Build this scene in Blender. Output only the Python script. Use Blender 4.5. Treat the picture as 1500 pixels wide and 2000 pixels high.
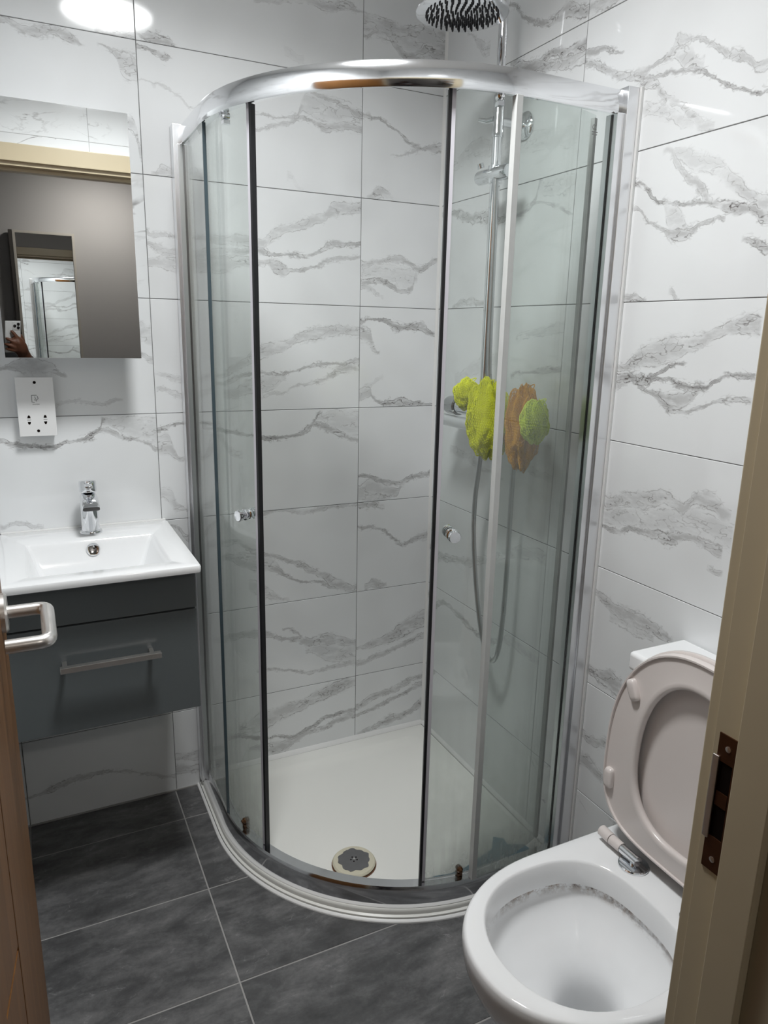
import bpy, bmesh, math, random
from mathutils import Vector, Matrix, noise

random.seed(4)
SC = bpy.context.scene
for o in list(bpy.data.objects):
    bpy.data.objects.remove(o)
C = SC.collection

# ------------------------------------------------------------------ camera, world, exposure
CAM = Vector((-1.1815, -2.0433, 1.3908))
YAW, PITCH, ROLL, FPX = 0.45899, -0.24314, 0.02109, 1415.2
fw = Vector((math.sin(YAW)*math.cos(PITCH), math.cos(YAW)*math.cos(PITCH), math.sin(PITCH)))
r0 = Vector((math.cos(YAW), -math.sin(YAW), 0)); u0 = r0.cross(fw)
rt = math.cos(ROLL)*r0 + math.sin(ROLL)*u0
up = -math.sin(ROLL)*r0 + math.cos(ROLL)*u0
cd = bpy.data.cameras.new('camera'); cam = bpy.data.objects.new('camera', cd); C.objects.link(cam)
cd.sensor_fit = 'HORIZONTAL'; cd.sensor_width = 36.0; cd.lens = 36.0*FPX/1500.0
cd.clip_start = 0.005; cd.clip_end = 50
R3 = Matrix((rt, up, -fw)).transposed()
cam.matrix_world = Matrix.Translation(CAM) @ R3.to_4x4()
SC.camera = cam
wd = bpy.data.worlds.new('world'); SC.world = wd; wd.use_nodes = True
wd.node_tree.nodes['Background'].inputs[0].default_value = (0.8, 0.85, 0.9, 1)
wd.node_tree.nodes['Background'].inputs[1].default_value = 0.02
SC.view_settings.view_transform = 'Standard'
SC.view_settings.look = 'None'
SC.view_settings.gamma = 1.0
SC.view_settings.use_curve_mapping = False
SC.view_settings.exposure = 0.0
LIGHT_STRENGTH = 14.0        # glow of the bathroom diffuser itself
LAMP_WATT = 14.0             # its beam
LAMP_SPREAD = 147.0
HALL_STRENGTH = 52.0          # added landing dome, unseen, brightens the landing wall
SC.cycles.use_light_tree = False
SC.cycles.max_bounces = 10
SC.cycles.diffuse_bounces = 3
SC.cycles.transmission_bounces = 4
SC.cycles.glossy_bounces = 8
SC.cycles.transparent_max_bounces = 12
SC.cycles.caustics_reflective = False
SC.cycles.caustics_refractive = False
SC.cycles.sample_clamp_indirect = 6.0

# ------------------------------------------------------------------ mesh helpers
WL = {}          # world location of every object that may become a parent

def empty(name, loc):
    o = bpy.data.objects.new(name, None); C.objects.link(o)
    o.location = loc; o.empty_display_size = 0.05; WL[o.name] = Vector(loc)
    return o

def tag(o, label=None, cat=None, group=None, kind=None):
    if label: o['label'] = label
    if cat: o['category'] = cat
    if group: o['group'] = group
    if kind: o['kind'] = kind
    return o

def obj(name, bm, mat, parent=None, smooth=35.0, mesh=None):
    """link a bmesh (world coordinates) as one mesh object under parent"""
    if mesh is None:
        bmesh.ops.recalc_face_normals(bm, faces=bm.faces)
        for f in bm.faces:
            f.smooth = smooth > 0
        for e in bm.edges:
            if len(e.link_faces) == 2:
                try:
                    e.smooth = e.calc_face_angle() < math.radians(smooth)
                except ValueError:
                    pass
        off = WL[parent.name] if parent is not None else Vector((0, 0, 0))
        if off.length:
            bmesh.ops.translate(bm, verts=bm.verts, vec=-off)
        mesh = bpy.data.meshes.new(name); bm.to_mesh(mesh); bm.free()
    if mat is not None and not mesh.materials:
        mesh.materials.append(mat)
    o = bpy.data.objects.new(name, mesh); C.objects.link(o)
    if parent is not None:
        o.parent = parent; WL[o.name] = WL[parent.name]
    else:
        WL[o.name] = Vector((0, 0, 0))
    return o

def add_box(bm, x0, x1, y0, y1, z0, z1, bev=0.0, seg=2):
    t = bmesh.new()
    r = bmesh.ops.create_cube(t, size=1)
    for v in t.verts:
        v.co = Vector((x0+(v.co.x+.5)*(x1-x0), y0+(v.co.y+.5)*(y1-y0), z0+(v.co.z+.5)*(z1-z0)))
    if bev > 0:
        bmesh.ops.bevel(t, geom=list(t.edges)+list(t.verts), offset=bev, segments=seg, profile=.5, affect='EDGES')
    m = bpy.data.meshes.new('tmp'); t.to_mesh(m); t.free(); bm.from_mesh(m); bpy.data.meshes.remove(m)

def box(name, x0, x1, y0, y1, z0, z1, mat, parent=None, bev=0.0, seg=2):
    bm = bmesh.new(); add_box(bm, x0, x1, y0, y1, z0, z1, bev, seg)
    o = obj(name, bm, mat, parent)
    if bev > 0:                      # keep the large faces flat between the rounded edges
        w = o.modifiers.new('flat_faces', 'WEIGHTED_NORMAL'); w.keep_sharp = True; w.weight = 90
    return o

def add_loft(bm, rings, close_u=True, cap0=True, cap1=True):
    vs = [[bm.verts.new(p) for p in r] for r in rings]
    n = len(vs[0])
    for a, b in zip(vs[:-1], vs[1:]):
        for i in range(n if close_u else n-1):
            j = (i+1) % n
            bm.faces.new((a[i], a[j], b[j], b[i]))
    if cap0: bm.faces.new(list(reversed(vs[0])))
    if cap1: bm.faces.new(vs[-1])
    return vs

def frame_of(d):
    d = d.normalized()
    a = Vector((0, 0, 1)) if abs(d.z) < .95 else Vector((1, 0, 0))
    s = d.cross(a).normalized(); t = s.cross(d).normalized()
    return s, t

def add_tube(bm, pts, rad, n=14, caps=True):
    pts = [Vector(p) for p in pts]
    rads = rad if isinstance(rad, (list, tuple)) else [rad]*len(pts)
    rings = []; s = None
    for i, p in enumerate(pts):
        if i == 0: d = pts[1]-p
        elif i == len(pts)-1: d = p-pts[i-1]
        else: d = (pts[i+1]-p).normalized()+(p-pts[i-1]).normalized()
        d.normalize()
        if s is None: s, t = frame_of(d)
        else:
            s = (s - d*s.dot(d)).normalized(); t = s.cross(d).normalized()
        rings.append([p+(s*math.cos(2*math.pi*k/n)+t*math.sin(2*math.pi*k/n))*rads[i] for k in range(n)])
    add_loft(bm, rings, cap0=caps, cap1=caps)

def tube(name, pts, rad, mat, parent=None, n=14):
    bm = bmesh.new(); add_tube(bm, pts, rad, n); return obj(name, bm, mat, parent)

def smooth_path(pts, it=3):
    """Chaikin corner cutting, ends kept"""
    P = [Vector(p) for p in pts]
    for _ in range(it):
        Q = [P[0]]
        for a, b in zip(P[:-1], P[1:]):
            Q += [a*.75+b*.25, a*.25+b*.75]
        Q.append(P[-1]); P = Q
    return P

def add_lathe(bm, prof, origin, axis=(0, 0, 1), n=32, cap0=True, cap1=True):
    """prof: (radius, distance along the axis)"""
    o = Vector(origin); d = Vector(axis).normalized(); s, t = frame_of(d)
    rings = [[o+d*h+(s*math.cos(2*math.pi*k/n)+t*math.sin(2*math.pi*k/n))*r for k in range(n)] for r, h in prof]
    add_loft(bm, rings, cap0=cap0, cap1=cap1)

def lathe(name, prof, origin, axis, mat, parent=None, n=32):
    bm = bmesh.new(); add_lathe(bm, prof, origin, axis, n); return obj(name, bm, mat, parent)

def add_prism(bm, poly, axis, a, b):
    """extrude a 2D polygon; axis 'x','y','z' is the extrusion axis, a..b its range"""
    def P(q, w):
        return {'x': (w, q[0], q[1]), 'y': (q[0], w, q[1]), 'z': (q[0], q[1], w)}[axis]
    add_loft(bm, [[P(q, a) for q in poly], [P(q, b) for q in poly]])

def prism(name, poly, axis, a, b, mat, parent=None):
    bm = bmesh.new(); add_prism(bm, poly, axis, a, b); return obj(name, bm, mat, parent)

# ------------------------------------------------------------------ material helpers
def new_mat(name):
    m = bpy.data.materials.new(name); m.use_nodes = True
    nt = m.node_tree
    return m, nt, nt.nodes['Principled BSDF']

def N(nt, typ, **kw):
    n = nt.nodes.new(typ)
    for k, v in kw.items():
        setattr(n, k, v)
    return n

def L(nt, a, b):
    nt.links.new(a, b)

def M(nt, op, a, b=None, c=None, clamp=False):
    n = nt.nodes.new('ShaderNodeMath'); n.operation = op; n.use_clamp = clamp
    for i, v in enumerate((a, b, c)):
        if v is None: continue
        if isinstance(v, (int, float)): n.inputs[i].default_value = v
        else: nt.links.new(v, n.inputs[i])
    return n.outputs[0]

def mixcol(nt, fac, a, b):
    n = nt.nodes.new('ShaderNodeMix'); n.data_type = 'RGBA'
    for i, v in ((0, fac), (6, a), (7, b)):
        if isinstance(v, (int, float)): n.inputs[i].default_value = v
        elif isinstance(v, tuple): n.inputs[i].default_value = (*v, 1) if len(v) == 3 else v
        else: nt.links.new(v, n.inputs[i])
    return n.outputs[2]

def ramp(nt, fac, stops):
    n = nt.nodes.new('ShaderNodeValToRGB'); e = n.color_ramp.elements
    while len(e) < len(stops): e.new(0.5)
    for el, (p, c) in zip(e, stops):
        el.position = p; el.color = (c, c, c, 1) if isinstance(c, (int, float)) else (*c, 1)
    nt.links.new(fac, n.inputs[0])
    return n.outputs[0]

def noise_tex(nt, vec, scale, detail=3, rough=.5, dist=0.0, dims='3D'):
    n = nt.nodes.new('ShaderNodeTexNoise'); n.noise_dimensions = dims
    n.inputs['Scale'].default_value = scale; n.inputs['Detail'].default_value = detail
    n.inputs['Roughness'].default_value = rough; n.inputs['Distortion'].default_value = dist
    if vec is not None: nt.links.new(vec, n.inputs['Vector'])
    return n.outputs['Fac']

def coords(nt, kind='Object', scale=None, offset_random=False):
    tc = nt.nodes.new('ShaderNodeTexCoord'); v = tc.outputs[kind]
    if offset_random:
        oi = nt.nodes.new('ShaderNodeObjectInfo')
        mul = M(nt, 'MULTIPLY', oi.outputs['Random'], 37.0)
        cb = nt.nodes.new('ShaderNodeCombineXYZ')
        for i in range(3): nt.links.new(mul, cb.inputs[i])
        va = nt.nodes.new('ShaderNodeVectorMath'); va.operation = 'ADD'
        nt.links.new(v, va.inputs[0]); nt.links.new(cb.outputs[0], va.inputs[1]); v = va.outputs[0]
    if scale:
        vm = nt.nodes.new('ShaderNodeVectorMath'); vm.operation = 'MULTIPLY'
        nt.links.new(v, vm.inputs[0]); vm.inputs[1].default_value = scale; v = vm.outputs[0]
    return v

def bump(nt, bs, h, strength=.3, dist=.002):
    b = nt.nodes.new('ShaderNodeBump'); b.inputs['Strength'].default_value = strength
    b.inputs['Distance'].default_value = dist
    nt.links.new(h, b.inputs['Height']); nt.links.new(b.outputs[0], bs.inputs['Normal'])

def plain(name, col, rough=.5, metal=0.0, var=0.0, vscale=8.0, bumps=0.0, bscale=60.0, spec=.5, coat=0.0):
    m, nt, bs = new_mat(name)
    bs.inputs['Roughness'].default_value = rough; bs.inputs['Metallic'].default_value = metal
    bs.inputs['Specular IOR Level'].default_value = spec
    bs.inputs['Coat Weight'].default_value = coat
    v = coords(nt)
    n = noise_tex(nt, v, vscale, 4)
    c2 = tuple(max(0, x*(1-var)) for x in col)
    L(nt, mixcol(nt, n, tuple(col), c2), bs.inputs['Base Color'])
    if bumps: bump(nt, bs, noise_tex(nt, v, bscale, 3), bumps)
    return m

def chrome(name, col=(.82, .83, .85), rough=.08, smear=.1):
    m, nt, bs = new_mat(name)
    bs.inputs['Metallic'].default_value = 1.0
    bs.inputs['Base Color'].default_value = (*col, 1)
    n = noise_tex(nt, coords(nt), 14, 4, .6)
    L(nt, M(nt, 'MULTIPLY_ADD', n, smear, rough-.4*smear), bs.inputs['Roughness'])
    return m
VEINS = {
 'b00': [[(2,150,12,65),(69,170,12,75),(148,186,10,65),(261,216,10,65)],
   [(2,117,6,60),(89,134,6,75),(189,164,6,70),(262,182,12,75)],
   [(13,46,8,55),(101,64,10,75),(141,69,14,85),(212,83,10,70),(263,107,16,70)]],
 'b01': [[(3,103,6,45),(75,108,15,65),(123,119,19,75),(171,138,27,85),(211,151,31,75),(265,165,29,65)],
   [(4,47,7,45),(85,59,8,55),(163,79,8,65),(265,103,12,65)]],
 'b02': [[(2,291,8,70),(65,288,10,70),(89,279,7,50)],
   [(3,216,3,50),(76,203,5,60),(133,167,4,65),(172,146,5,65),(229,164,11,65),(263,166,11,55)],
   [(33,12,7,50),(61,20,14,70),(103,11,7,50)]],
 'b03': [[(3,92,5,75),(55,72,7,85),(128,52,7,65),(165,58,7,85),(203,72,7,85),(262,77,5,85)],
   [(2,36,25,50),(46,38,32,58),(101,22,22,62),(138,21,10,70),(160,50,7,50)]],
 'b04': [[(0,259,7,80),(37,266,4,85),(80,260,5,95),(133,244,11,95),(204,243,11,95),(266,225,5,85)],
   [(0,224,21,60),(26,217,21,70),(47,179,12,75),(61,167,3,60)],
   [(3,41,17,50),(35,48,12,55),(46,31,6,65),(85,13,5,85),(139,15,10,95),(204,5,7,90),(266,0,5,80)],
   [(23,62,8,30),(75,91,6,20)]],
 'b05': [[(-2,120,9,50),(59,131,7,55),(118,142,10,55),(162,127,7,65),(189,113,7,70),(265,150,6,50)],
   [(-2,70,13,60),(43,72,6,75),(94,67,6,75),(147,47,6,75),(173,60,9,65),(185,91,12,50)],
   [(-2,99,19,32),(94,97,26,35),(164,85,27,38),(185,86,12,20)],
   [(-2,56,12,50),(35,46,9,40),(70,31,3,30)]],
 'b06': [[(3,216,3,60),(59,210,3,65),(109,190,3,65),(151,162,4,65),(185,152,4,60),(237,161,10,55),(265,161,13,50)],
   [(94,125,1,30),(152,138,3,35),(203,154,3,30)],
   [(22,7,5,40),(55,20,14,65),(97,11,6,35)]],
 'b07': [[(-1,160,9,50),(62,155,12,60),(142,156,10,65),(224,164,13,65),(263,161,21,75)],
   [(3,113,4,50),(62,130,4,50),(111,100,11,75),(144,86,10,65),(209,116,17,75),(263,119,18,80)],
   [(0,137,20,40),(78,139,23,50),(175,130,33,55),(262,138,39,55)],
   [(41,-7,8,70),(75,-23,4,50)]],
 'b10': [[(206,159,18,50),(264,168,29,60),(341,185,22,65),(429,208,19,65),(502,231,21,85),(602,242,17,65)],
   [(172,140,7,60),(263,115,5,85),(323,108,4,80),(375,93,6,80),(447,110,6,85),(502,135,6,85),(603,139,6,80)],
   [(237,83,7,50),(288,74,11,60),(331,59,23,85),(384,80,15,75),(465,96,8,65),(599,120,10,65)],
   [(0,116,10,50),(74,102,14,60),(123,116,14,40)],
   [(0,68,14,60),(73,57,11,60),(137,58,11,40)]],
 'b11': [[(136,213,10,40),(271,212,12,55),(345,182,5,60),(431,158,11,65),(501,149,18,65),(556,134,15,55),(602,122,11,55)],
   [(430,129,14,40),(501,107,29,48),(600,89,30,42)],
   [(268,82,3,45),(361,67,4,50),(448,47,5,45),(538,51,7,50),(603,53,9,50)],
   [(354,213,3,55),(393,192,5,55),(434,161,5,55)]],
 'b12': [[(18,285,3,40),(73,234,9,60),(117,214,12,50),(192,213,9,40),(277,175,6,60),(333,157,8,60),(373,131,7,65),(432,103,10,65),(492,65,12,75),(545,33,16,70),(601,15,12,65)],
   [(160,170,9,40),(276,126,15,60),(324,114,10,65),(364,87,5,70),(432,56,3,65),(475,50,3,60),(536,28,7,50)],
   [(221,162,16,40),(276,148,21,45),(332,123,13,45),(351,107,2,10)],
   [(250,69,20,40),(274,58,20,45),(330,24,8,35),(367,9,3,20)],
   [(279,294,5,60),(335,302,6,50),(433,288,5,40),(500,299,7,50),(602,293,5,50)]],
 'b13': [[(2,258,6,80),(53,266,4,80),(130,258,4,80),(187,245,6,70),(277,226,4,80),(338,219,5,90),(394,224,6,90),(434,242,8,80),(459,265,5,80),(477,289,5,70)],
   [(455,255,6,60),(508,235,9,70),(559,217,8,60),(601,203,5,50)],
   [(467,277,12,30),(517,266,25,38),(567,255,32,38),(602,253,35,38)],
   [(1,213,23,50),(23,214,26,60),(42,189,14,65),(64,172,4,50)],
   [(5,76,12,40),(29,63,21,45),(42,38,12,55),(92,24,3,50)],
   [(158,234,6,40),(200,188,12,30),(230,172,12,30)]],
 'b14': [[(164,105,6,30),(252,140,14,40),(282,162,18,50),(350,176,14,50),(412,206,12,55),(459,218,17,60),(516,229,15,55),(601,227,12,50)],
   [(163,77,6,40),(236,98,6,50),(281,105,3,60),(341,98,3,70),(388,108,3,70),(451,129,4,70),(516,132,4,60),(603,142,5,60)],
   [(191,48,11,30),(280,73,20,45),(326,78,20,40),(364,92,7,40)],
   [(279,40,6,20),(403,67,3,40),(483,88,5,50),(541,115,11,70),(603,130,11,55)],
   [(6,106,4,30),(52,92,8,35),(100,81,6,30)],
   [(11,69,4,35),(57,51,6,35),(98,46,3,30)]],
 'b15': [[(0,165,5,50),(18,156,6,40),(57,157,4,40),(176,155,10,40),(260,161,16,50),(289,152,11,50),(340,183,13,55),(399,206,13,50),(483,235,11,55),(522,264,16,60),(602,270,14,55)],
   [(-2,136,5,50),(29,120,10,45),(81,110,15,40),(175,116,16,40),(245,127,8,50),(295,140,5,60),(361,131,4,70),(429,135,4,70),(510,164,7,70),(603,173,4,70)],
   [(2,90,10,50),(80,91,15,45),(174,90,18,40),(259,105,11,50),(317,111,7,60),(346,96,16,80),(391,84,4,60),(452,105,4,60),(531,128,6,50),(595,141,4,50)]],
 'b16': [[(3,285,3,60),(41,282,3,70),(65,273,7,70),(81,269,1,30)],
   [(4,213,1,25),(50,210,2,30),(92,194,2,25),(148,167,2,30)],
   [(26,9,2,30),(52,18,11,50),(84,12,5,40)],
   [(296,178,2,50),(352,176,2,40),(409,183,5,50),(446,182,4,60),(498,170,10,60),(560,184,10,60),(599,172,8,60)],
   [(295,144,2,40),(352,153,5,40),(402,175,4,50),(439,219,23,40),(513,216,31,40),(591,205,29,40)],
   [(454,246,5,50),(513,235,5,60),(559,223,4,60),(598,219,13,70)],
   [(386,34,8,15),(423,5,5,15)]],
 'b17': [[(7,10,3,50),(43,10,12,80),(85,7,7,60),(97,1,2,20)],
   [(302,142,5,30),(356,148,5,30),(440,168,9,30),(498,162,10,60),(557,178,10,50),(595,167,4,50)],
   [(382,39,12,15),(425,22,10,15)]],
 'b20': [[(8,87,3,60),(76,109,8,65),(144,115,8,60),(214,116,3,55),(285,96,3,35),(406,51,7,55)]],
 'b21': [[(253,15,7,30),(339,4,12,60),(383,-3,10,50)]],
 'b23': [[(27,244,5,85),(55,232,5,75),(95,224,4,85),(143,222,4,95),(192,234,4,95),(230,242,5,95),(256,254,7,95),(266,271,4,85),(274,287,4,70)],
   [(266,260,7,65),(307,245,7,65),(352,232,4,65),(384,214,4,60),(408,201,4,50)],
   [(275,285,8,32),(322,272,19,38),(408,252,34,40)],
   [(364,282,3,40),(375,270,11,40),(385,233,4,40)],
   [(12,17,5,45),(53,21,5,45),(101,13,3,35)]],
 'b24': [[(356,218,16,50),(382,219,18,50),(402,206,18,50)],
   [(372,160,5,50),(410,144,8,50)],
   [(44,123,4,50),(79,128,11,60),(113,130,19,60),(159,123,14,55),(187,98,4,50)],
   [(152,30,4,15),(200,36,4,30),(262,31,4,35),(319,36,4,35)]],
 'b26': [[(117,291,6,70),(173,280,8,60),(222,289,8,50),(276,275,9,60),(287,269,2,20)],
   [(327,276,2,40),(360,268,9,60),(376,243,27,55),(402,241,32,60)],
   [(380,114,12,50),(400,88,19,60),(407,47,17,50)]],
 'b27': [[(323,4,3,50),(406,8,6,60)]],
 'r00': [[(20,240,10,65),(126,284,7,65),(241,277,9,70),(360,273,8,60),(521,273,13,40)]],
 'r01': [[(7,258,11,85),(51,236,13,85),(123,265,7,65),(220,253,8,75),(340,228,8,70),(492,277,12,40),(610,273,11,40)]],
 'r02': [[(9,132,16,65),(79,111,14,65),(174,132,10,60),(262,150,14,55),(369,189,15,55),(488,242,14,40),(611,261,14,45)]],
 'r03': [[(114,179,13,35),(219,164,12,45),(317,142,7,35),(395,134,4,30)],
   [(484,193,11,30),(552,177,8,35),(605,174,8,30)]],
 'r04': [[(426,217,11,35),(490,231,11,40),(618,246,12,40)],
   [(413,125,3,45),(501,137,4,50),(563,144,10,55),(621,150,7,45)],
   [(126,93,18,28),(236,137,20,28),(361,164,14,20)]],
 'r05': [[(15,274,6,50),(101,264,8,75),(185,242,12,75),(262,237,11,75),(347,227,5,60),(435,235,5,60),(470,260,7,60),(485,298,9,55)],
   [(434,244,4,40),(536,233,4,45),(614,206,3,45)],
   [(481,282,19,35),(569,274,25,38),(614,272,20,35)],
   [(94,4,4,50),(150,18,10,55),(259,12,6,50)]],
 'r06': [[(331,295,8,85),(386,277,13,90),(429,261,11,75),(496,269,9,85),(553,252,14,95),(616,254,13,95)],
   [(430,255,9,65),(518,238,11,65),(619,230,15,65)],
   [(32,100,11,40),(181,126,21,40),(307,96,13,35),(438,94,24,35),(601,75,22,30)]],
 'r07': [[(114,130,3,30),(169,88,10,40),(221,61,17,35)],
   [(294,131,4,60),(386,75,5,65),(428,57,5,65),(497,40,9,65),(541,44,14,65),(607,20,11,75)]],
 'r11': [[(176,162,8,55),(233,158,11,65),(275,175,10,55)],
   [(167,84,14,50),(223,95,13,60),(270,81,13,50)]],
 'r12': [[(187,236,7,40),(229,225,12,65),(272,215,16,75),(319,214,15,75),(365,213,13,75),(408,213,10,75),(422,212,3,40)],
   [(249,200,17,40),(322,196,18,42),(371,192,10,42)],
   [(173,37,10,65),(219,33,11,75),(262,37,19,85),(296,33,18,75)]],
 'r13': [[(137,160,10,50),(189,156,12,65),(252,176,14,60),(311,189,17,60),(366,200,13,65),(407,193,8,55),(442,217,10,65),(479,220,14,65),(519,203,14,55)],
   [(171,100,4,65),(230,99,6,75),(291,115,5,75),(336,115,7,75),(392,118,10,85),(442,137,8,65),(510,130,11,65)],
   [(167,127,14,40),(287,143,23,46),(373,152,26,46),(449,171,25,46),(528,165,23,46)],
   [(493,90,3,40),(517,88,6,50)]],
 'r14': [[(192,159,7,70),(233,172,16,72),(275,190,23,68),(322,202,24,63),(360,210,20,63),(401,224,14,63),(441,234,12,63),(473,250,12,65),(525,255,16,72)],
   [(138,139,9,70),(184,140,7,85),(238,138,9,95),(288,145,6,95),(314,163,4,85),(345,175,4,85),(373,179,2,60)],
   [(254,135,4,85),(316,145,4,85),(371,133,4,85),(421,135,4,95),(455,149,4,85),(486,162,3,85),(529,169,3,75)],
   [(262,125,5,85),(300,114,5,75),(337,100,14,95),(369,103,15,75),(399,120,13,65),(422,132,4,60)],
   [(346,82,6,85),(398,85,4,65),(439,99,3,65),(483,115,5,65),(527,124,5,55)],
   [(130,154,14,50),(186,128,13,50),(220,125,4,30)]],
 'r15': [[(189,239,3,85),(228,217,4,85),(266,192,3,80),(319,183,3,70),(368,181,3,70),(405,169,6,75),(439,160,11,90),(483,148,8,80),(516,133,8,75)],
   [(265,289,6,35),(295,258,8,45),(331,229,7,55),(372,195,9,65),(401,171,7,65)],
   [(286,273,9,30),(345,254,15,38),(395,231,16,38),(444,198,11,50),(480,171,10,55),(512,154,10,55)],
   [(197,186,3,55),(236,162,3,55),(287,136,5,65),(328,123,11,75),(346,126,8,65),(380,140,3,60),(420,142,3,55)],
   [(266,192,4,40),(289,170,19,48),(317,152,21,48),(348,130,9,42)],
   [(475,101,3,50),(508,88,5,75),(525,80,5,75)],
   [(137,7,6,65),(168,11,9,65),(222,10,6,85),(249,2,3,50)],
   [(318,19,6,40),(335,8,4,55)]],
 'r16': [[(7,235,6,75),(60,226,5,70),(116,206,2,50)],
   [(-1,220,6,65),(65,187,8,60),(130,156,8,65),(175,143,9,65),(214,155,4,60),(253,159,7,60),(265,176,11,55),(293,176,5,45),(324,164,3,45),(374,132,5,55),(420,111,7,55),(476,78,7,55)],
   [(161,142,6,65),(232,126,3,65),(289,125,4,65),(333,111,4,75),(371,86,3,75),(407,64,3,65),(440,52,3,75),(481,45,2,65)],
   [(255,161,9,45),(298,142,18,52),(331,120,9,42)],
   [(184,126,8,65),(213,119,10,65),(244,88,8,60),(291,67,7,60),(320,38,11,45),(371,10,7,35)],
   [(177,81,10,30),(269,50,13,42),(322,25,13,38)]],
 'r17': [[(0,20,8,65),(48,13,8,65),(98,6,4,50)]],
}

# ------------------------------------------------------------------ marble tile print
def vein_group():
    g = bpy.data.node_groups.new('vein_band', 'ShaderNodeTree')
    for nm in ('Z', 'C', 'W', 'I', 'N1', 'N2', 'N3'):
        g.interface.new_socket(nm, in_out='INPUT', socket_type='NodeSocketFloat')
    g.interface.new_socket('D', in_out='OUTPUT', socket_type='NodeSocketFloat')
    gi = g.nodes.new('NodeGroupInput'); go = g.nodes.new('NodeGroupOutput')
    Z, Cc, W, I, N1, N2, N3 = gi.outputs[:7]
    c = M(g, 'MULTIPLY_ADD', Cc, .36, -.03)
    w = M(g, 'MULTIPLY', W, .06)
    a = M(g, 'ABSOLUTE', M(g, 'SUBTRACT', Z, c))
    # thin dark rims of the band
    rim = M(g, 'SUBTRACT', 1.0, M(g, 'DIVIDE', M(g, 'ABSOLUTE', M(g, 'SUBTRACT', a, w)), .0021), clamp=True)
    # body of the band, soft edge; wide bands are paler inside than narrow ones
    soft = M(g, 'ADD', M(g, 'MULTIPLY', w, .85), .0022)
    body = M(g, 'DIVIDE', M(g, 'SUBTRACT', M(g, 'ADD', w, M(g, 'MULTIPLY', soft, .45)), a), soft, clamp=True)
    pale = M(g, 'MULTIPLY_ADD', M(g, 'DIVIDE', .0035, M(g, 'ADD', w, .0015), clamp=True), .60, .38)
    bod = M(g, 'MULTIPLY', M(g, 'MULTIPLY', body, pale), M(g, 'MULTIPLY_ADD', N1, 2.8, -.55, clamp=True))
    rm = M(g, 'MULTIPLY', M(g, 'MULTIPLY', rim, 1.0), M(g, 'MULTIPLY_ADD', N2, 3.4, -1.05, clamp=True))
    # branching hairlines in and beside the band
    near = M(g, 'SUBTRACT', 1.0, M(g, 'DIVIDE', a, M(g, 'MULTIPLY_ADD', w, 1.35, .007)), clamp=True)
    hair = M(g, 'MULTIPLY', M(g, 'MULTIPLY', near, N3), 1.25)
    d = M(g, 'MULTIPLY', M(g, 'MAXIMUM', M(g, 'MAXIMUM', bod, rm), hair), I, clamp=True)
    g.links.new(d, go.inputs[0])
    return g
VG = vein_group()
WHITE = (.83, .845, .855); VEINC = (.125, .112, .108)

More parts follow.
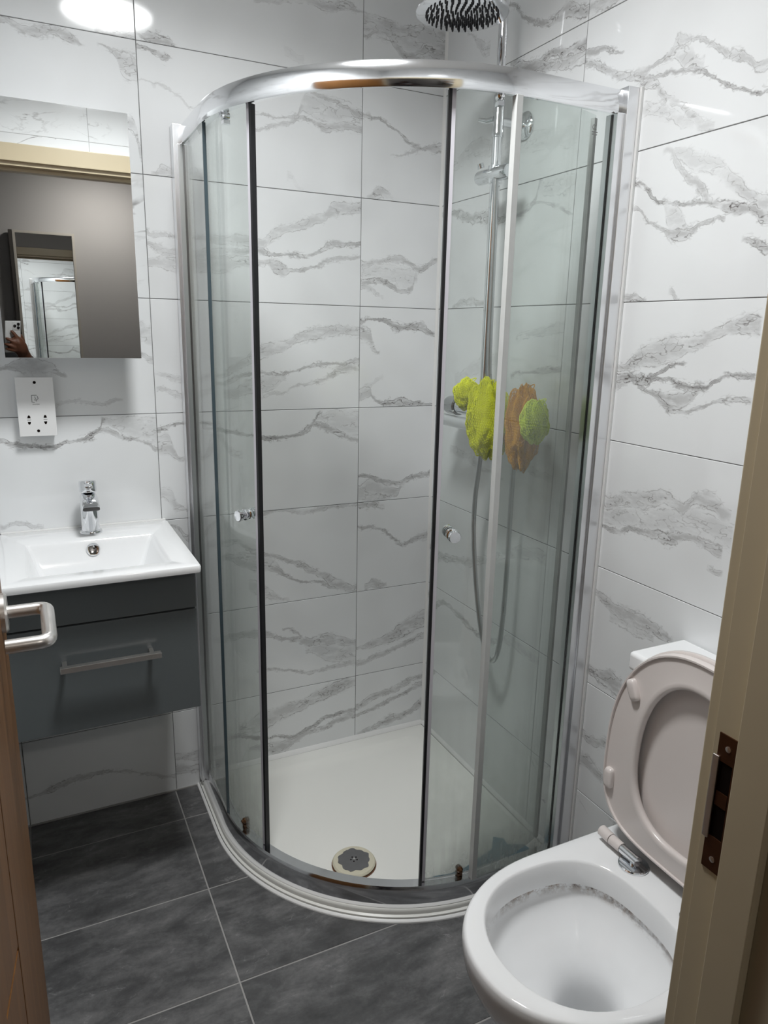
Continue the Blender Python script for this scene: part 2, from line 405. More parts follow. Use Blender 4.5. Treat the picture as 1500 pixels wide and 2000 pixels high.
def tile_material(name, veins):
    m, nt, bs = new_mat(name)
    bs.inputs['Roughness'].default_value = .07
    raw = coords(nt)
    sep = N(nt, 'ShaderNodeSeparateXYZ'); L(nt, raw, sep.inputs[0])
    oi = N(nt, 'ShaderNodeObjectInfo'); rnd = M(nt, 'MULTIPLY', oi.outputs['Random'], 37.0)
    def plane2(sx, sz):
        cb_ = N(nt, 'ShaderNodeCombineXYZ')
        L(nt, M(nt, 'MULTIPLY_ADD', sep.outputs[0], sx, rnd), cb_.inputs[0])
        L(nt, M(nt, 'MULTIPLY_ADD', sep.outputs[2], sz, rnd), cb_.inputs[1])
        return cb_.outputs[0]
    def n2d(sx, sz, detail, rough=.6, dist=0.0):
        return noise_tex(nt, plane2(sx, sz), 1.0, detail, rough, dist, '2D')
    total = None
    cloud = ramp(nt, n2d(5, 5, 1), [(.45, 0.0), (.85, .09)])
    if veins:
        n_w = n2d(14, 17, 4, .64)
        n1 = n2d(17, 46, 4, .64)
        n2 = n2d(34, 34, 2)
        n3 = M(nt, 'SUBTRACT', 1.0, M(nt, 'DIVIDE', M(nt, 'ABSOLUTE', M(nt, 'SUBTRACT', n2d(12, 27, 3, .58), .5)), .026), clamp=True)
        z = M(nt, 'ADD', sep.outputs[2], M(nt, 'MULTIPLY_ADD', n_w, .034, -.017))
        u = M(nt, 'DIVIDE', M(nt, 'ADD', sep.outputs[0], .03), .66)
        cb = N(nt, 'ShaderNodeCombineXYZ')
        for i in range(3): L(nt, u, cb.inputs[i])
    for V in veins:
        cu = N(nt, 'ShaderNodeRGBCurve'); L(nt, cb.outputs[0], cu.inputs['Color'])
        mp = cu.mapping; mp.extend = 'HORIZONTAL'
        pts = []
        for (uu, zz, hw, ii) in V:
            uu = (uu/1000+.03)/.66
            if pts and uu <= pts[-1][0]+.004: continue
            pts.append((uu, (zz/1000+.03)/.36, min(1, hw/1000/.06), ii/100))
        e = .012
        pts = [(pts[0][0]-e, pts[0][1], pts[0][2], 0)]+pts+[(pts[-1][0]+e, pts[-1][1], pts[-1][2], 0)]
        for ch in range(3):
            cv = mp.curves[ch]
            q = [(min(1, max(0, p[0])), min(1, max(0, p[ch+1]))) for p in pts]
            cv.points[0].location = q[0]; cv.points[1].location = q[-1]
            for p in q[1:-1]: cv.points.new(*p)
            for p in cv.points: p.handle_type = 'AUTO_CLAMPED'
        mp.update()
        sc = N(nt, 'ShaderNodeSeparateColor'); L(nt, cu.outputs[0], sc.inputs[0])
        g = N(nt, 'ShaderNodeGroup'); g.node_tree = VG
        L(nt, z, g.inputs[0])
        for i in range(3): L(nt, sc.outputs[i], g.inputs[1+i])
        L(nt, n1, g.inputs[4]); L(nt, n2, g.inputs[5]); L(nt, n3, g.inputs[6])
        total = g.outputs[0] if total is None else M(nt, 'MAXIMUM', total, g.outputs[0])
    if total is None:
        # tiles the photograph hardly shows: a free vein from noise ridges
        nr = n2d(3.2, 7.0, 5, .6, .6)
        ridge = M(nt, 'SUBTRACT', 1.0, M(nt, 'DIVIDE', M(nt, 'ABSOLUTE', M(nt, 'SUBTRACT', nr, .5)), .022), clamp=True)
        msk = ramp(nt, n2d(3.2, 8.0, 1), [(.46, 0.0), (.62, .8)])
        total = M(nt, 'MULTIPLY', M(nt, 'MULTIPLY', ridge, msk), M(nt, 'MULTIPLY_ADD', n2d(34, 34, 2), 1.2, .1))
    dark = M(nt, 'MAXIMUM', total, cloud)
    L(nt, mixcol(nt, dark, WHITE, VEINC), bs.inputs['Base Color'])
    return m
TILE_MATS = {k: tile_material('marble_print_'+k, v) for k, v in VEINS.items()}
TILE_FREE = tile_material('marble_print_plain', [])

# ------------------------------------------------------------------ materials
def glass_mat(name, tint, haze, scum):
    m, nt, bs = new_mat(name)
    nt.nodes.remove(bs)
    out = nt.nodes['Material Output']
    lw = N(nt, 'ShaderNodeLayerWeight'); lw.inputs['Blend'].default_value = .5
    f5 = M(nt, 'POWER', lw.outputs['Facing'], 5.0)
    fr = M(nt, 'MULTIPLY_ADD', f5, .85, .04, clamp=True)
    tr = N(nt, 'ShaderNodeBsdfTransparent'); tr.inputs[0].default_value = (*tint, 1)
    gl = N(nt, 'ShaderNodeBsdfAnisotropic'); gl.inputs['Roughness'].default_value = .015
    gl.inputs['Color'].default_value = (1, 1, 1, 1)
    mx = N(nt, 'ShaderNodeMixShader'); L(nt, fr, mx.inputs[0]); L(nt, tr.outputs[0], mx.inputs[1]); L(nt, gl.outputs[0], mx.inputs[2])
    # limescale: streaky film, thicker near the foot of the pane
    pos = N(nt, 'ShaderNodeNewGeometry'); sp = N(nt, 'ShaderNodeSeparateXYZ'); L(nt, pos.outputs['Position'], sp.inputs[0])
    foot = ramp(nt, M(nt, 'DIVIDE', sp.outputs[2], 2.0), [(.03, 1.0), (.10, .55), (.24, .12), (.6, 0.0)])
    st = noise_tex(nt, coords(nt, scale=(60, 60, 5)), 1.0, 4, .6)
    sb = noise_tex(nt, coords(nt), 18, 5, .6)
    film = M(nt, 'MULTIPLY', foot, M(nt, 'MULTIPLY', M(nt, 'ADD', st, sb), scum))
    film = M(nt, 'ADD', film, M(nt, 'MULTIPLY', M(nt, 'ADD', st, .5), haze), clamp=True)
    df = N(nt, 'ShaderNodeBsdfDiffuse'); df.inputs[0].default_value = (.72, .73, .70, 1)
    tl = N(nt, 'ShaderNodeBsdfTranslucent'); tl.inputs[0].default_value = (.72, .73, .70, 1)
    dm = N(nt, 'ShaderNodeMixShader'); dm.inputs[0].default_value = .5
    L(nt, df.outputs[0], dm.inputs[1]); L(nt, tl.outputs[0], dm.inputs[2])
    m2 = N(nt, 'ShaderNodeMixShader'); L(nt, film, m2.inputs[0]); L(nt, mx.outputs[0], m2.inputs[1]); L(nt, dm.outputs[0], m2.inputs[2])
    L(nt, m2.outputs[0], out.inputs[0])
    return m

def oak_mat():
    m, nt, bs = new_mat('oak_veneer')
    v = coords(nt, scale=(40, 40, 2.2))
    n = noise_tex(nt, v, 1.0, 5, .6, .4)
    c = ramp(nt, n, [(.25, (.125, .052, .012)), (.55, (.185, .080, .021)), (.8, (.24, .108, .034))])
    L(nt, c, bs.inputs['Base Color']); bs.inputs['Roughness'].default_value = .42
    bump(nt, bs, n, .08)
    return m

def slate_mat():
    m, nt, bs = new_mat('slate_porcelain')
    v = coords(nt, offset_random=True)
    vs = coords(nt, offset_random=True, scale=(1.6, 4.2, 1))
    big = noise_tex(nt, vs, 2.6, 6, .62, .5)
    mid = noise_tex(nt, coords(nt, offset_random=True, scale=(1.2, 2.4, 1)), 11, 6, .68, .4)
    fine = noise_tex(nt, v, 110, 4, .7)
    a = M(nt, 'ADD', M(nt, 'MULTIPLY', big, .6), M(nt, 'MULTIPLY', mid, .4))
    a = M(nt, 'ADD', a, M(nt, 'MULTIPLY_ADD', fine, .14, -.07))
    base = ramp(nt, a, [(.33, (.044, .044, .045)), (.45, (.080, .080, .082)), (.56, (.138, .137, .139)), (.70, (.235, .232, .230))])
    # pale hair veins
    rn = noise_tex(nt, coords(nt, offset_random=True, scale=(1.5, 3.2, 1)), 2.2, 5, .6, .8)
    rdg = M(nt, 'SUBTRACT', 1.0, M(nt, 'DIVIDE', M(nt, 'ABSOLUTE', M(nt, 'SUBTRACT', rn, .52)), .006), clamp=True)
    rdg = M(nt, 'MULTIPLY', rdg, ramp(nt, mid, [(.5, 0.0), (.62, .45)]))
    L(nt, mixcol(nt, rdg, base, (.36, .36, .36)), bs.inputs['Base Color'])
    bs.inputs['Roughness'].default_value = .42
    bump(nt, bs, M(nt, 'ADD', mid, M(nt, 'MULTIPLY', fine, .3)), .18, .0015)
    return m

MT = {
 'grout': plain('grout_grey', (.25, .245, .245), .85, var=.7, vscale=12),
 'floor_grout': plain('floor_grout_pale', (.42, .41, .40), .85, var=.35, vscale=9),
 'slate': slate_mat(),
 'ceiling': plain('ceiling_paint', (.82, .82, .81), .7),
 'silicone': plain('white_silicone', (.84, .84, .83), .4, var=.08),
 'tray': plain('acrylic_white', (.88, .88, .84), .22, var=.03, vscale=5),
 'ceramic': plain('ceramic_white', (.88, .89, .90), .06, coat=.3),
 'seat': plain('seat_plastic', (.74, .68, .655), .22, var=.05, vscale=6),
 'plastic': plain('white_plastic', (.80, .80, .80), .35),
 'alu': chrome('polished_aluminium', (.86, .87, .89), .28, .05),
 'rail': chrome('polished_rail', (.84, .85, .87), .10, .10),
 'chrome': chrome('chrome', (.80, .81, .83), .06, .06),
 'dark_chrome': chrome('dark_chrome', (.42, .43, .44), .10, .06),
 'chrome_hose': chrome('hose_steel', (.55, .56, .57), .28, .1),
 'steel': chrome('brushed_steel', (.78, .76, .74), .32, .16),
 'black': plain('black_rubber', (.006, .006, .008), .45),
 'seal': plain('seal_plastic', (.62, .61, .66), .35),
 'seal_pale': plain('seal_plastic_pale', (.66, .67, .66), .35, var=.15, vscale=30),
 'glass': glass_mat('shower_glass', (.915, .936, .926), .024, .30),
 'glass_edge': plain('glass_edge_blue', (.05, .075, .09), .2),
 'vanity': plain('slate_gloss_lacquer', (.115, .130, .135), .22, spec=.6),
 'vanity_edge': plain('lacquer_edge', (.17, .18, .185), .35),
 'mirror': chrome('silvered_mirror', (.93, .945, .94), .0, .0),
 'cream': plain('cream_gloss_paint', (.57, .485, .335), .32, var=.10, vscale=7, bumps=.05, bscale=40),
 'oak': oak_mat(),
 'bronze': plain('tarnished_brass', (.10, .035, .012), .45, metal=.6, var=.5, vscale=40),
 'dark': plain('dark_recess', (.008, .005, .004), 1.0, spec=.05),  # near-black, puts the shade inside holes into the colour
 'rust': plain('rusty_metal', (.16, .075, .03), .55, metal=.5, var=.7, vscale=90),
 'wallpaint': plain('grey_wall_paint', (.46, .455, .46), .75, var=.06, vscale=3),
 'carpet': plain('hall_floor', (.16, .15, .14), .9, var=.3, vscale=60),
 'frame': plain('hall_mirror_frame', (.52, .50, .46), .45, var=.1),
 'frame_dark': plain('hall_mirror_side', (.055, .050, .046), .5),
 'film_blue': plain('blue_film', (.012, .20, .34), .35, var=.3, vscale=20),
 'yellow': plain('yellow_net', (.96, 1.0, .0), .6, var=.08, vscale=60),
 'lime': plain('lime_net', (.86, .98, .08), .6, var=.08, vscale=60),
 'orange': plain('orange_net', (.92, .42, .0), .6, var=.15, vscale=60),
 'yellow_fill': plain('yellow_net_inside', (.88, .90, .0), .8, var=.35, vscale=160),
 'lime_fill': plain('lime_net_inside', (.66, .78, .16), .8, var=.5, vscale=160),  # darker than its net, shade in the mesh gaps put into the colour
 'orange_fill': plain('orange_net_inside', (.68, .27, .0), .8, var=.5, vscale=160),  # core darkened as painted shade behind the orange mesh
 'drain_ring': plain('limed_ring', (.70, .66, .52), .5, var=.15, vscale=40),
 'drain_cover': plain('dull_chrome_cover', (.22, .22, .225), .38, metal=.55, var=.25, vscale=50),
 'stain': plain('rust_stain', (.22, .10, .05), .7, var=.4, vscale=60),
 'phone': plain('phone_back_white', (.72, .72, .72), .22),
 'lens': plain('phone_lens', (.006, .006, .008), .05),
 'skin': plain('brown_skin', (.17, .065, .035), .5, var=.3, vscale=50, bumps=.15, bscale=180),
 'jacket': plain('black_jacket', (.008, .008, .010), .8, var=.3, vscale=20),
 'trousers': plain('dark_trousers', (.02, .02, .025), .8),
 'nozzle': plain('nozzle_rubber', (.02, .02, .024), .5),
 'grey_print': plain('grey_print', (.22, .22, .22), .6),
}

def emit_mat(name, col, strength):
    m, nt, bs = new_mat(name)
    n = noise_tex(nt, coords(nt), 3)
    L(nt, mixcol(nt, n, col, tuple(c*.97 for c in col)), bs.inputs['Emission Color'])
    bs.inputs['Base Color'].default_value = (.8, .8, .8, 1)
    bs.inputs['Emission Strength'].default_value = strength
    return m

def pan_mat():
    """white ceramic with brown deposits under the rim of the bowl"""
    m, nt, bs = new_mat('ceramic_pan')
    bs.inputs['Roughness'].default_value = .06
    pos = N(nt, 'ShaderNodeNewGeometry'); sp = N(nt, 'ShaderNodeSeparateXYZ'); L(nt, pos.outputs['Position'], sp.inputs[0])
    band = ramp(nt, M(nt, 'MULTIPLY', sp.outputs[2], 2.0), [(.655, 0.0), (.692, .95), (.7015, 1.0), (.703, 1.0)])
    n = ramp(nt, noise_tex(nt, coords(nt), 20, 5, .75), [(.44, 0.0), (.56, 1.0)])
    inner = ramp(nt, M(nt, 'MULTIPLY_ADD', sp.outputs[1], -1.0, -1.0), [(.09, .8), (.20, 1.0), (.34, .6), (.40, 0.0)])
    f = M(nt, 'MULTIPLY', M(nt, 'MULTIPLY', band, n), inner)
    g = ramp(nt, noise_tex(nt, coords(nt), 120, 3), [(.3, (.06, .028, .010)), (.7, (.24, .13, .06))])
    L(nt, mixcol(nt, f, (.88, .89, .90), g), bs.inputs['Base Color'])
    return m
MT['pan'] = pan_mat()
# ------------------------------------------------------------------ the room
XL, YF, ZC = -1.277, -1.55, 2.445       # left wall, front wall (doorway), ceiling
GAP = .0017; TT = .006; PROUD = .0013    # joint width, tile thickness, how far tiles stand proud of the grout
ZROW = [0.0]+[.264+.3*i for i in range(8)]+[ZC]
_tile_mesh = {}

def tile_mesh(w, h, mat):
    k = (round(w, 4), round(h, 4), mat.name)
    if k not in _tile_mesh:
        bm = bmesh.new(); g = GAP/2; c = .0007
        r = [[(g, TT, g), (w-g, TT, g), (w-g, TT, h-g), (g, TT, h-g)],
             [(g, c, g), (w-g, c, g), (w-g, c, h-g), (g, c, h-g)],
             [(g+c, 0, g+c), (w-g-c, 0, g+c), (w-g-c, 0, h-g-c), (g+c, 0, h-g-c)]]
        add_loft(bm, r)
        bmesh.ops.recalc_face_normals(bm, faces=bm.faces)
        me = bpy.data.meshes.new('tile'); bm.to_mesh(me); bm.free(); me.materials.append(mat)
        _tile_mesh[k] = me
    return _tile_mesh[k]

def put_tile(wall, loc, rz, w, h, mat, tilt=0.0):
    o = bpy.data.objects.new('tile', tile_mesh(w, h, mat)); C.objects.link(o)
    o.parent = wall; o.location = loc
    o.rotation_euler = (random.uniform(-.0012, .0012)+tilt, 0, rz)
    return o

# back wall: basin, mirror and shower
wall_back = tag(box('wall_back', XL-.1, .1, PROUD, .10, -.02, ZC+.02, MT['grout']), kind='structure')
for c, (x0, x1) in enumerate(((-.265, 0.0), (-.868, -.265), (XL, -.868))):
    for r in range(9):
        z0, z1 = ZROW[r], ZROW[r+1]
        put_tile(wall_back, (x0, 0, z0), 0, x1-x0, z1-z0, TILE_MATS.get('b%d%d' % (c, r), TILE_FREE))
# right wall: shower valve and toilet
wall_right = tag(box('wall_right', PROUD, .10, YF-.14, .10, -.02, ZC+.02, MT['grout']), kind='structure')
for c, (y0, y1) in enumerate(((0.0, -.6126), (-.6126, -1.2126), (-1.2126, YF))):
    for r in range(9):
        z0, z1 = ZROW[r], ZROW[r+1]
        put_tile(wall_right, (0, y0, z0), -math.pi/2, y0-y1, z1-z0, TILE_MATS.get('r%d%d' % (c, r), TILE_FREE))
# left wall
wall_left = tag(box('wall_left', XL-.10, XL-PROUD, YF-.14, .10, -.02, ZC+.02, MT['grout']), kind='structure')
for y0, y1 in ((YF, -1.2), (-1.2, -.6), (-.6, 0.0)):
    for r in range(9):
        z0, z1 = ZROW[r], ZROW[r+1]
        put_tile(wall_left, (XL, y0, z0), math.pi/2, y1-y0, z1-z0, TILE_FREE)
# front wall with the doorway (an upside-down U), tiled on the bathroom side
DX0, DX1, DZ = -1.285, -.52, 1.985      # clear opening between the linings
bm = bmesh.new()
add_prism(bm, [(XL-.1, -.02), (DX0-.025, -.02), (DX0-.025, DZ+.025), (DX1+.025, DZ+.025), (DX1+.025, -.02),
               (.1, -.02), (.1, ZC+.02), (XL-.1, ZC+.02)], 'y', YF-.14, YF-PROUD)
wall_front = tag(obj('wall_front', bm, MT['wallpaint']), kind='structure')
for x0, x1 in ((0.0, DX1+.025),):
    for r in range(7):
        put_tile(wall_front, (x0, YF, ZROW[r]), math.pi, x0-x1, min(ZROW[r+1], DZ+.025)-ZROW[r], TILE_FREE)
for x0, x1 in ((0.0, -.265), (-.265, -.868), (-.868, XL)):
    for z0, z1 in ((DZ+.025, 2.10), (2.10, 2.40), (2.40, ZC)):
        put_tile(wall_front, (x0, YF, z0), math.pi, x0-x1, z1-z0, TILE_FREE)
# ceiling and floor
tag(box('ceiling', XL-.1, .1, YF-.14, .10, ZC, ZC+.1, MT['ceiling']), kind='structure')
floor = tag(box('floor', XL-.1, .1, YF-.14, .10, -.10, -.0012, MT['floor_grout']), kind='structure')
FY = [0, -.147, -.450, -.753, -1.056, -1.359, -1.66]
for y1, y0 in zip(FY[:-1], FY[1:]):
    for x0, x1 in ((XL, -.872), (-.872, -.272), (-.272, 0.0)):
        w, h = x1-x0, y1-y0
        k = ('floor', round(w, 4), round(h, 4))
        if k not in _tile_mesh:
            bm = bmesh.new(); g = .0019; c = .0006
            add_loft(bm, [[(g, g, -.006), (w-g, g, -.006), (w-g, h-g, -.006), (g, h-g, -.006)],
                          [(g, g, -c), (w-g, g, -c), (w-g, h-g, -c), (g, h-g, -c)],
                          [(g+c, g+c, 0), (w-g-c, g+c, 0), (w-g-c, h-g-c, 0), (g+c, h-g-c, 0)]])
            bmesh.ops.recalc_face_normals(bm, faces=bm.faces)
            me = bpy.data.meshes.new('floor_tile'); bm.to_mesh(me); bm.free(); me.materials.append(MT['slate']); _tile_mesh[k] = me
        o = bpy.data.objects.new('floor_tile', _tile_mesh[k]); C.objects.link(o); o.parent = floor; o.location = (x0, y0, 0)
# white bead in the shower corner
bm = bmesh.new()
add_prism(bm, [(0, 0), (-.007, 0), (-.0055, -.003), (-.003, -.0055), (0, -.007)], 'z', .03, ZC)
tag(obj('trim_2', bm, MT['silicone']), kind='structure')
# grey bead along the foot of the tiled walls
tag(box('trim_3', XL, -.80, -.004, 0, 0, .004, MT['floor_grout']), kind='structure')

# ------------------------------------------------------------------ door frame and strike plate
fr = tag(empty('trim_1', (DX1, YF, 0)), kind='structure')
box('jamb', DX1, DX1+.025, YF-.14, YF-.004, 0, DZ+.025, MT['cream'], fr, .001)
box('jamb', DX0-.025, DX0, YF-.14, YF-.004, 0, DZ+.025, MT['cream'], fr, .001)
box('head', DX0, DX1, YF-.14, YF-.004, DZ, DZ+.025, MT['cream'], fr, .001)
box('door_stop', DX1-.013, DX1, YF-.087, YF-.042, 0, DZ, MT['cream'], fr, .0015)
box('door_stop', DX0, DX0+.013, YF-.087, YF-.045, 0, DZ, MT['cream'], fr, .0015)
box('door_stop', DX0+.013, DX1-.013, YF-.087, YF-.045, DZ-.013, DZ, MT['cream'], fr, .0015)
def architrave(y0, y1, zt=DZ+.078):
    box('architrave', DX1+.004, DX1+.068, y0, y1, 0, zt, MT['cream'], fr, .003)
    box('architrave', DX0-.068 if y0 < -1.6 else XL, DX1+.004, y0, y1, zt-.064, zt, MT['cream'], fr, .003)
architrave(YF-.004, YF+.012)
architrave(YF-.157, YF-.140)
box('architrave', DX0-.068, DX0-.004, YF-.157, YF-.140, 0, DZ+.014, MT['cream'], fr, .003)
# strike plate let into the right jamb
def ring_plate(bm, y0, y1, z0, z1, hy0, hy1, hz0, hz1, x0, x1):
    o = [(y0, z0), (y1, z0), (y1, z1), (y0, z1)]; i = [(hy0, hz0), (hy1, hz0), (hy1, hz1), (hy0, hz1)]
    A = [bm.verts.new((x0, *q)) for q in o]; B = [bm.verts.new((x0, *q)) for q in i]
    A2 = [bm.verts.new((x1, *q)) for q in o]; B2 = [bm.verts.new((x1, *q)) for q in i]
    for k in range(4):
        j = (k+1) % 4
        bm.faces.new((A[k], A[j], B[j], B[k])); bm.faces.new((A2[k], B2[k], B2[j], A2[j]))
        bm.faces.new((A[k], A2[k], A2[j], A[j])); bm.faces.new((B[k], B[j], B2[j], B2[k]))
bm = bmesh.new(); ring_plate(bm, -1.590, -1.562, .797, .968, -1.583, -1.566, .840, .935, DX1-.0016, DX1+.001)
sp = obj('strike_plate', bm, MT['bronze'], fr)
box('pocket_shade', DX1-.0006, DX1+.010, -1.583, -1.566, .840, .935, MT['dark'], sp)  # solid dark face, stands in for the shade inside the pocket
box('keep_web', DX1-.0013, DX1+.004, -1.582, -1.567, .880, .898, MT['bronze'], sp)
box('latch_lip', DX1-.0035, DX1-.0012, -1.566, -1.558, .835, .940, MT['steel'], sp, .0008)
for z in (.812, .953):
    lathe('screw', [(.0036, 0), (.0036, .0006), (.0012, .0010)], (DX1-.0016, -1.575, z), (-1, 0, 0), MT['steel'], sp, 12)

# ------------------------------------------------------------------ oak door, swung open along the left wall
LY0, LY1, LX1 = -1.545, -.800, -1.2435
dr = tag(empty('door_1', (-1.26, -1.545, 0)), 'oak door standing open along the left wall with a steel lever handle', 'door', kind='structure')
LX0 = LX1-.028
box('leaf', LX0, LX1-.006, LY0, LY1, .006, 1.975, MT['oak'], dr, .002)
box('stile', LX1-.006, LX1, -1.255, LY1, .006, 1.975, MT['oak'], dr, .0015)
box('stile', LX1-.006, LX1, LY0, -1.452, .006, 1.975, MT['oak'], dr, .0015)
for z0, z1 in ((.006, .20), (1.78, 1.975)):
    box('rail', LX1-.006, LX1, -1.451, -1.256, z0, z1, MT['oak'], dr, .0015)
bm = bmesh.new()
add_prism(bm, [(-1.451, .20), (-1.256, .20), (-1.256, .70), (-1.451, .80)], 'x', LX1-.006, LX1-.001)
obj('panel', bm, MT['oak'], dr)
bm = bmesh.new()
add_prism(bm, [(-1.451, .806), (-1.256, .706), (-1.256, 1.778), (-1.451, 1.778)], 'x', LX1-.006, LX1-.001)
obj('panel', bm, MT['oak'], dr)
HZ = .972
lv = lathe('lever_rose', [(.030, 0), (.030, .006), (.027, .009)], (LX1, -.885, HZ), (1, 0, 0), MT['steel'], dr)
pts = [(LX1+.006, -.885, HZ), (-1.194, -.885, HZ)]
P = [Vector((LX1+.004, -.885, HZ)), Vector((LX1+.02, -.885, HZ)), Vector((-1.181, -.885, HZ)), Vector((-1.181, -1.020, HZ)), Vector((LX1+.02, -1.020, HZ)), Vector((LX1+.008, -1.020, HZ))]
def fillet(P, rad, n=7):
    Q = [P[0]]
    for a, b, c in zip(P[:-2], P[1:-1], P[2:]):
        d0 = (a-b); d1 = (c-b); ang = d0.angle(d1)
        if abs(ang-math.pi) < .02: Q.append(b); continue
        t = min(rad/math.tan(ang/2), d0.length*.48, d1.length*.48); d0.normalize(); d1.normalize()
        s, e = b+d0*t, b+d1*t
        for k in range(n+1):
            f = k/n; Q.append((1-f)**2*s+2*f*(1-f)*b+f*f*e)
    Q.append(P[-1]); return Q
tube('lever', fillet(P, .016), .0098, MT['steel'], lv, 18)
box('latch_plate', LX0+.003, LX1-.004, LY1, LY1+.002, .83, .99, MT['steel'], dr, .0006)
box('latch_bolt', LX1-.022, LX1-.009, LY1+.002, LY1+.013, .955, .975, MT['steel'], dr, .002)
box('dead_bolt', LX1-.020, LX1-.010, LY1+.002, LY1+.007, .885, .915, MT['steel'], dr, .001)
for z in (.25, 1.75):
    tube('hinge', [(LX1-.004, LY0-.004, z), (LX1-.004, LY0-.004, z+.09)], .006, MT['steel'], dr, 12)

# ------------------------------------------------------------------ landing behind the camera
HY0, HY1, HX0, HX1 = -3.78, YF-.14, -2.35, .45
tag(box('wall_landing_far', HX0-.1, HX1+.1, HY0-.1, HY0, -.02, 2.42, MT['wallpaint']), kind='structure')
tag(box('wall_landing_left', HX0-.1, HX0, HY0, HY1, -.02, 2.42, MT['wallpaint']), kind='structure')
tag(box('wall_landing_right', HX1, HX1+.1, HY0, HY1, -.02, 2.42, MT['wallpaint']), kind='structure')
tag(box('wall_landing_near', HX0-.1, XL-.1, HY1, HY1+.1, -.02, 2.42, MT['wallpaint']), kind='structure')
tag(box('wall_landing_near_side', .1, HX1+.1, HY1, HY1+.1, -.02, 2.42, MT['wallpaint']), kind='structure')
tag(box('floor_landing', HX0-.1, HX1+.1, HY0-.1, HY1, -.10, 0, MT['carpet']), kind='structure')
tag(box('ceiling_landing', HX0-.1, HX1+.1, HY0-.1, HY1, 2.40, 2.5, MT['ceiling']), kind='structure')

def dome_light(name, label, loc, rad, depth, col, strength):
    t = tag(empty(name, loc), label, 'light')
    x, y, z = loc
    lathe('base_ring', [(rad+.012, 0), (rad+.012, .016), (rad+.004, .022), (rad-.004, .022)], loc, (0, 0, -1), MT['plastic'], t, 48)
    prof = [(rad-.004, .0221)]+[((rad-.004)*math.cos(a), .0225+depth*math.sin(a)) for a in [i*math.pi/2/7 for i in range(1, 7)]]+[(rad*.05, .0225+depth)]
    lathe('diffuser', prof, loc, (0, 0, -1), emit_mat(name+'_glow', col, strength), t, 40)
    return t
cl_ = dome_light('ceiling_light', 'round white dome light on the bathroom ceiling', (-.82, -.89, ZC), .150, .003, (.985, 1.0, 1.0), LIGHT_STRENGTH)
ld = bpy.data.lights.new('ceiling_light_beam', 'AREA'); ld.shape = 'DISK'; ld.size = .288
ld.energy = LAMP_WATT; ld.color = (.985, 1.0, 1.0); ld.spread = math.radians(LAMP_SPREAD)
lo = bpy.data.objects.new('light_beam', ld); C.objects.link(lo); lo.parent = cl_; lo.location = (0, 0, -.0275)
dome_light('added_landing_light', 'small dome light added out of view on the landing ceiling to brighten its wall', (-.62, -3.35, 2.40), .12, .03, (1.0, .94, .86), HALL_STRENGTH)  # added lamp out of view, set close to the far wall to brighten it

# mirror hanging on the landing wall (seen in the cabinet mirror)
hm = tag(empty('landing_mirror', (-.99, HY0, 1.0)), 'tall framed mirror hanging on the grey landing wall', 'mirror')
mx0, mx1, mz0, mz1 = -1.172, -.800, .72, 1.985
box('backing', mx0+.004, mx1-.004, HY0+.001, HY0+.030, mz0+.004, mz1-.004, MT['frame_dark'], hm)
box('mirror_glass', mx0+.014, mx1-.014, HY0+.030, HY0+.033, mz0+.014, mz1-.014, MT['mirror'], hm)
for a, b, c, d in ((mx0, mx0+.016, mz0, mz1), (mx1-.016, mx1, mz0, mz1), (mx0+.016, mx1-.016, mz0, mz0+.016), (mx0+.016, mx1-.016, mz1-.016, mz1)):
    f = box('frame_rail', a, b, HY0+.001, HY0+.046, c, d, MT['frame'], hm, .001)
hm.rotation_euler = (0, 0, -.032); hm.location.y += .008
box('frame_side', mx0-.022, mx0, HY0+.001, HY0+.044, mz0, mz1, MT['frame_dark'], hm, .001)
# ------------------------------------------------------------------ shower tray (0.8 m quadrant)
def quad_path(s, R, na=36, ns=6, t0=0.0, t1=0.0):
    """points with outward normal, from the back wall (x=-s) round to the right wall (y=-s)"""
    c = s-R; P = []
    for i in range(ns): P.append((-s, -(t0+(c-t0)*i/ns), -1, 0))
    for i in range(na+1):
        a = math.pi/2*i/na; P.append((-c-R*math.cos(a), -c-R*math.sin(a), -math.cos(a), -math.sin(a)))
    for i in range(1, ns+1): P.append((-(c-(c-t1)*i/ns), -s, 0, -1))
    return P

def tray_ring(d, z, s=.80, R=.55, rc=.004):
    """closed outline of the tray inset by d"""
    rc = max(.002, rc)
    P = []
    def corner(cx, cy, sx, sy, a0):
        for i in range(7):
            a = a0+math.pi/2*i/6
            P.append((cx+rc*math.cos(a), cy+rc*math.sin(a), z))
    S = s-d; c = s-R
    corner(-d-rc, -d-rc, 0, 0, 0.0)                       # corner of the two walls
    corner(-S+rc, -d-rc, 0, 0, math.pi/2)                 # back wall end
    for i in range(33):
        a = math.pi/2*i/32; P.append((-c-(R-d)*math.cos(a), -c-(R-d)*math.sin(a), z))
    corner(-d-rc, -S+rc, 0, 0, 3*math.pi/2)
    return P
tray = tag(empty('shower_tray', (-.4, -.4, 0)), 'white quadrant shower tray with a curved front on the slate floor', 'shower tray')
bm = bmesh.new()
add_loft(bm, [tray_ring(.002, 0), tray_ring(.002, .011), tray_ring(.007, .014), tray_ring(.007, .022), tray_ring(.009, .028), tray_ring(.013, .030),
              tray_ring(.060, .030, rc=.02), tray_ring(.066, .029, rc=.03), tray_ring(.073, .0255, rc=.04), tray_ring(.080, .0215, rc=.05), tray_ring(.090, .0195, rc=.055), tray_ring(.115, .019, rc=.06)])
obj('tray_body', bm, MT['tray'], tray, 50)
bm = bmesh.new(); rings = []
for x, y, nx, ny in quad_path(.80, .55):
    rings.append([(x+nx*a, y+ny*a, z) for a, z in ((-.001, 0), (.006, 0), (.0055, .003), (.003, .0055), (-.001, .007))])
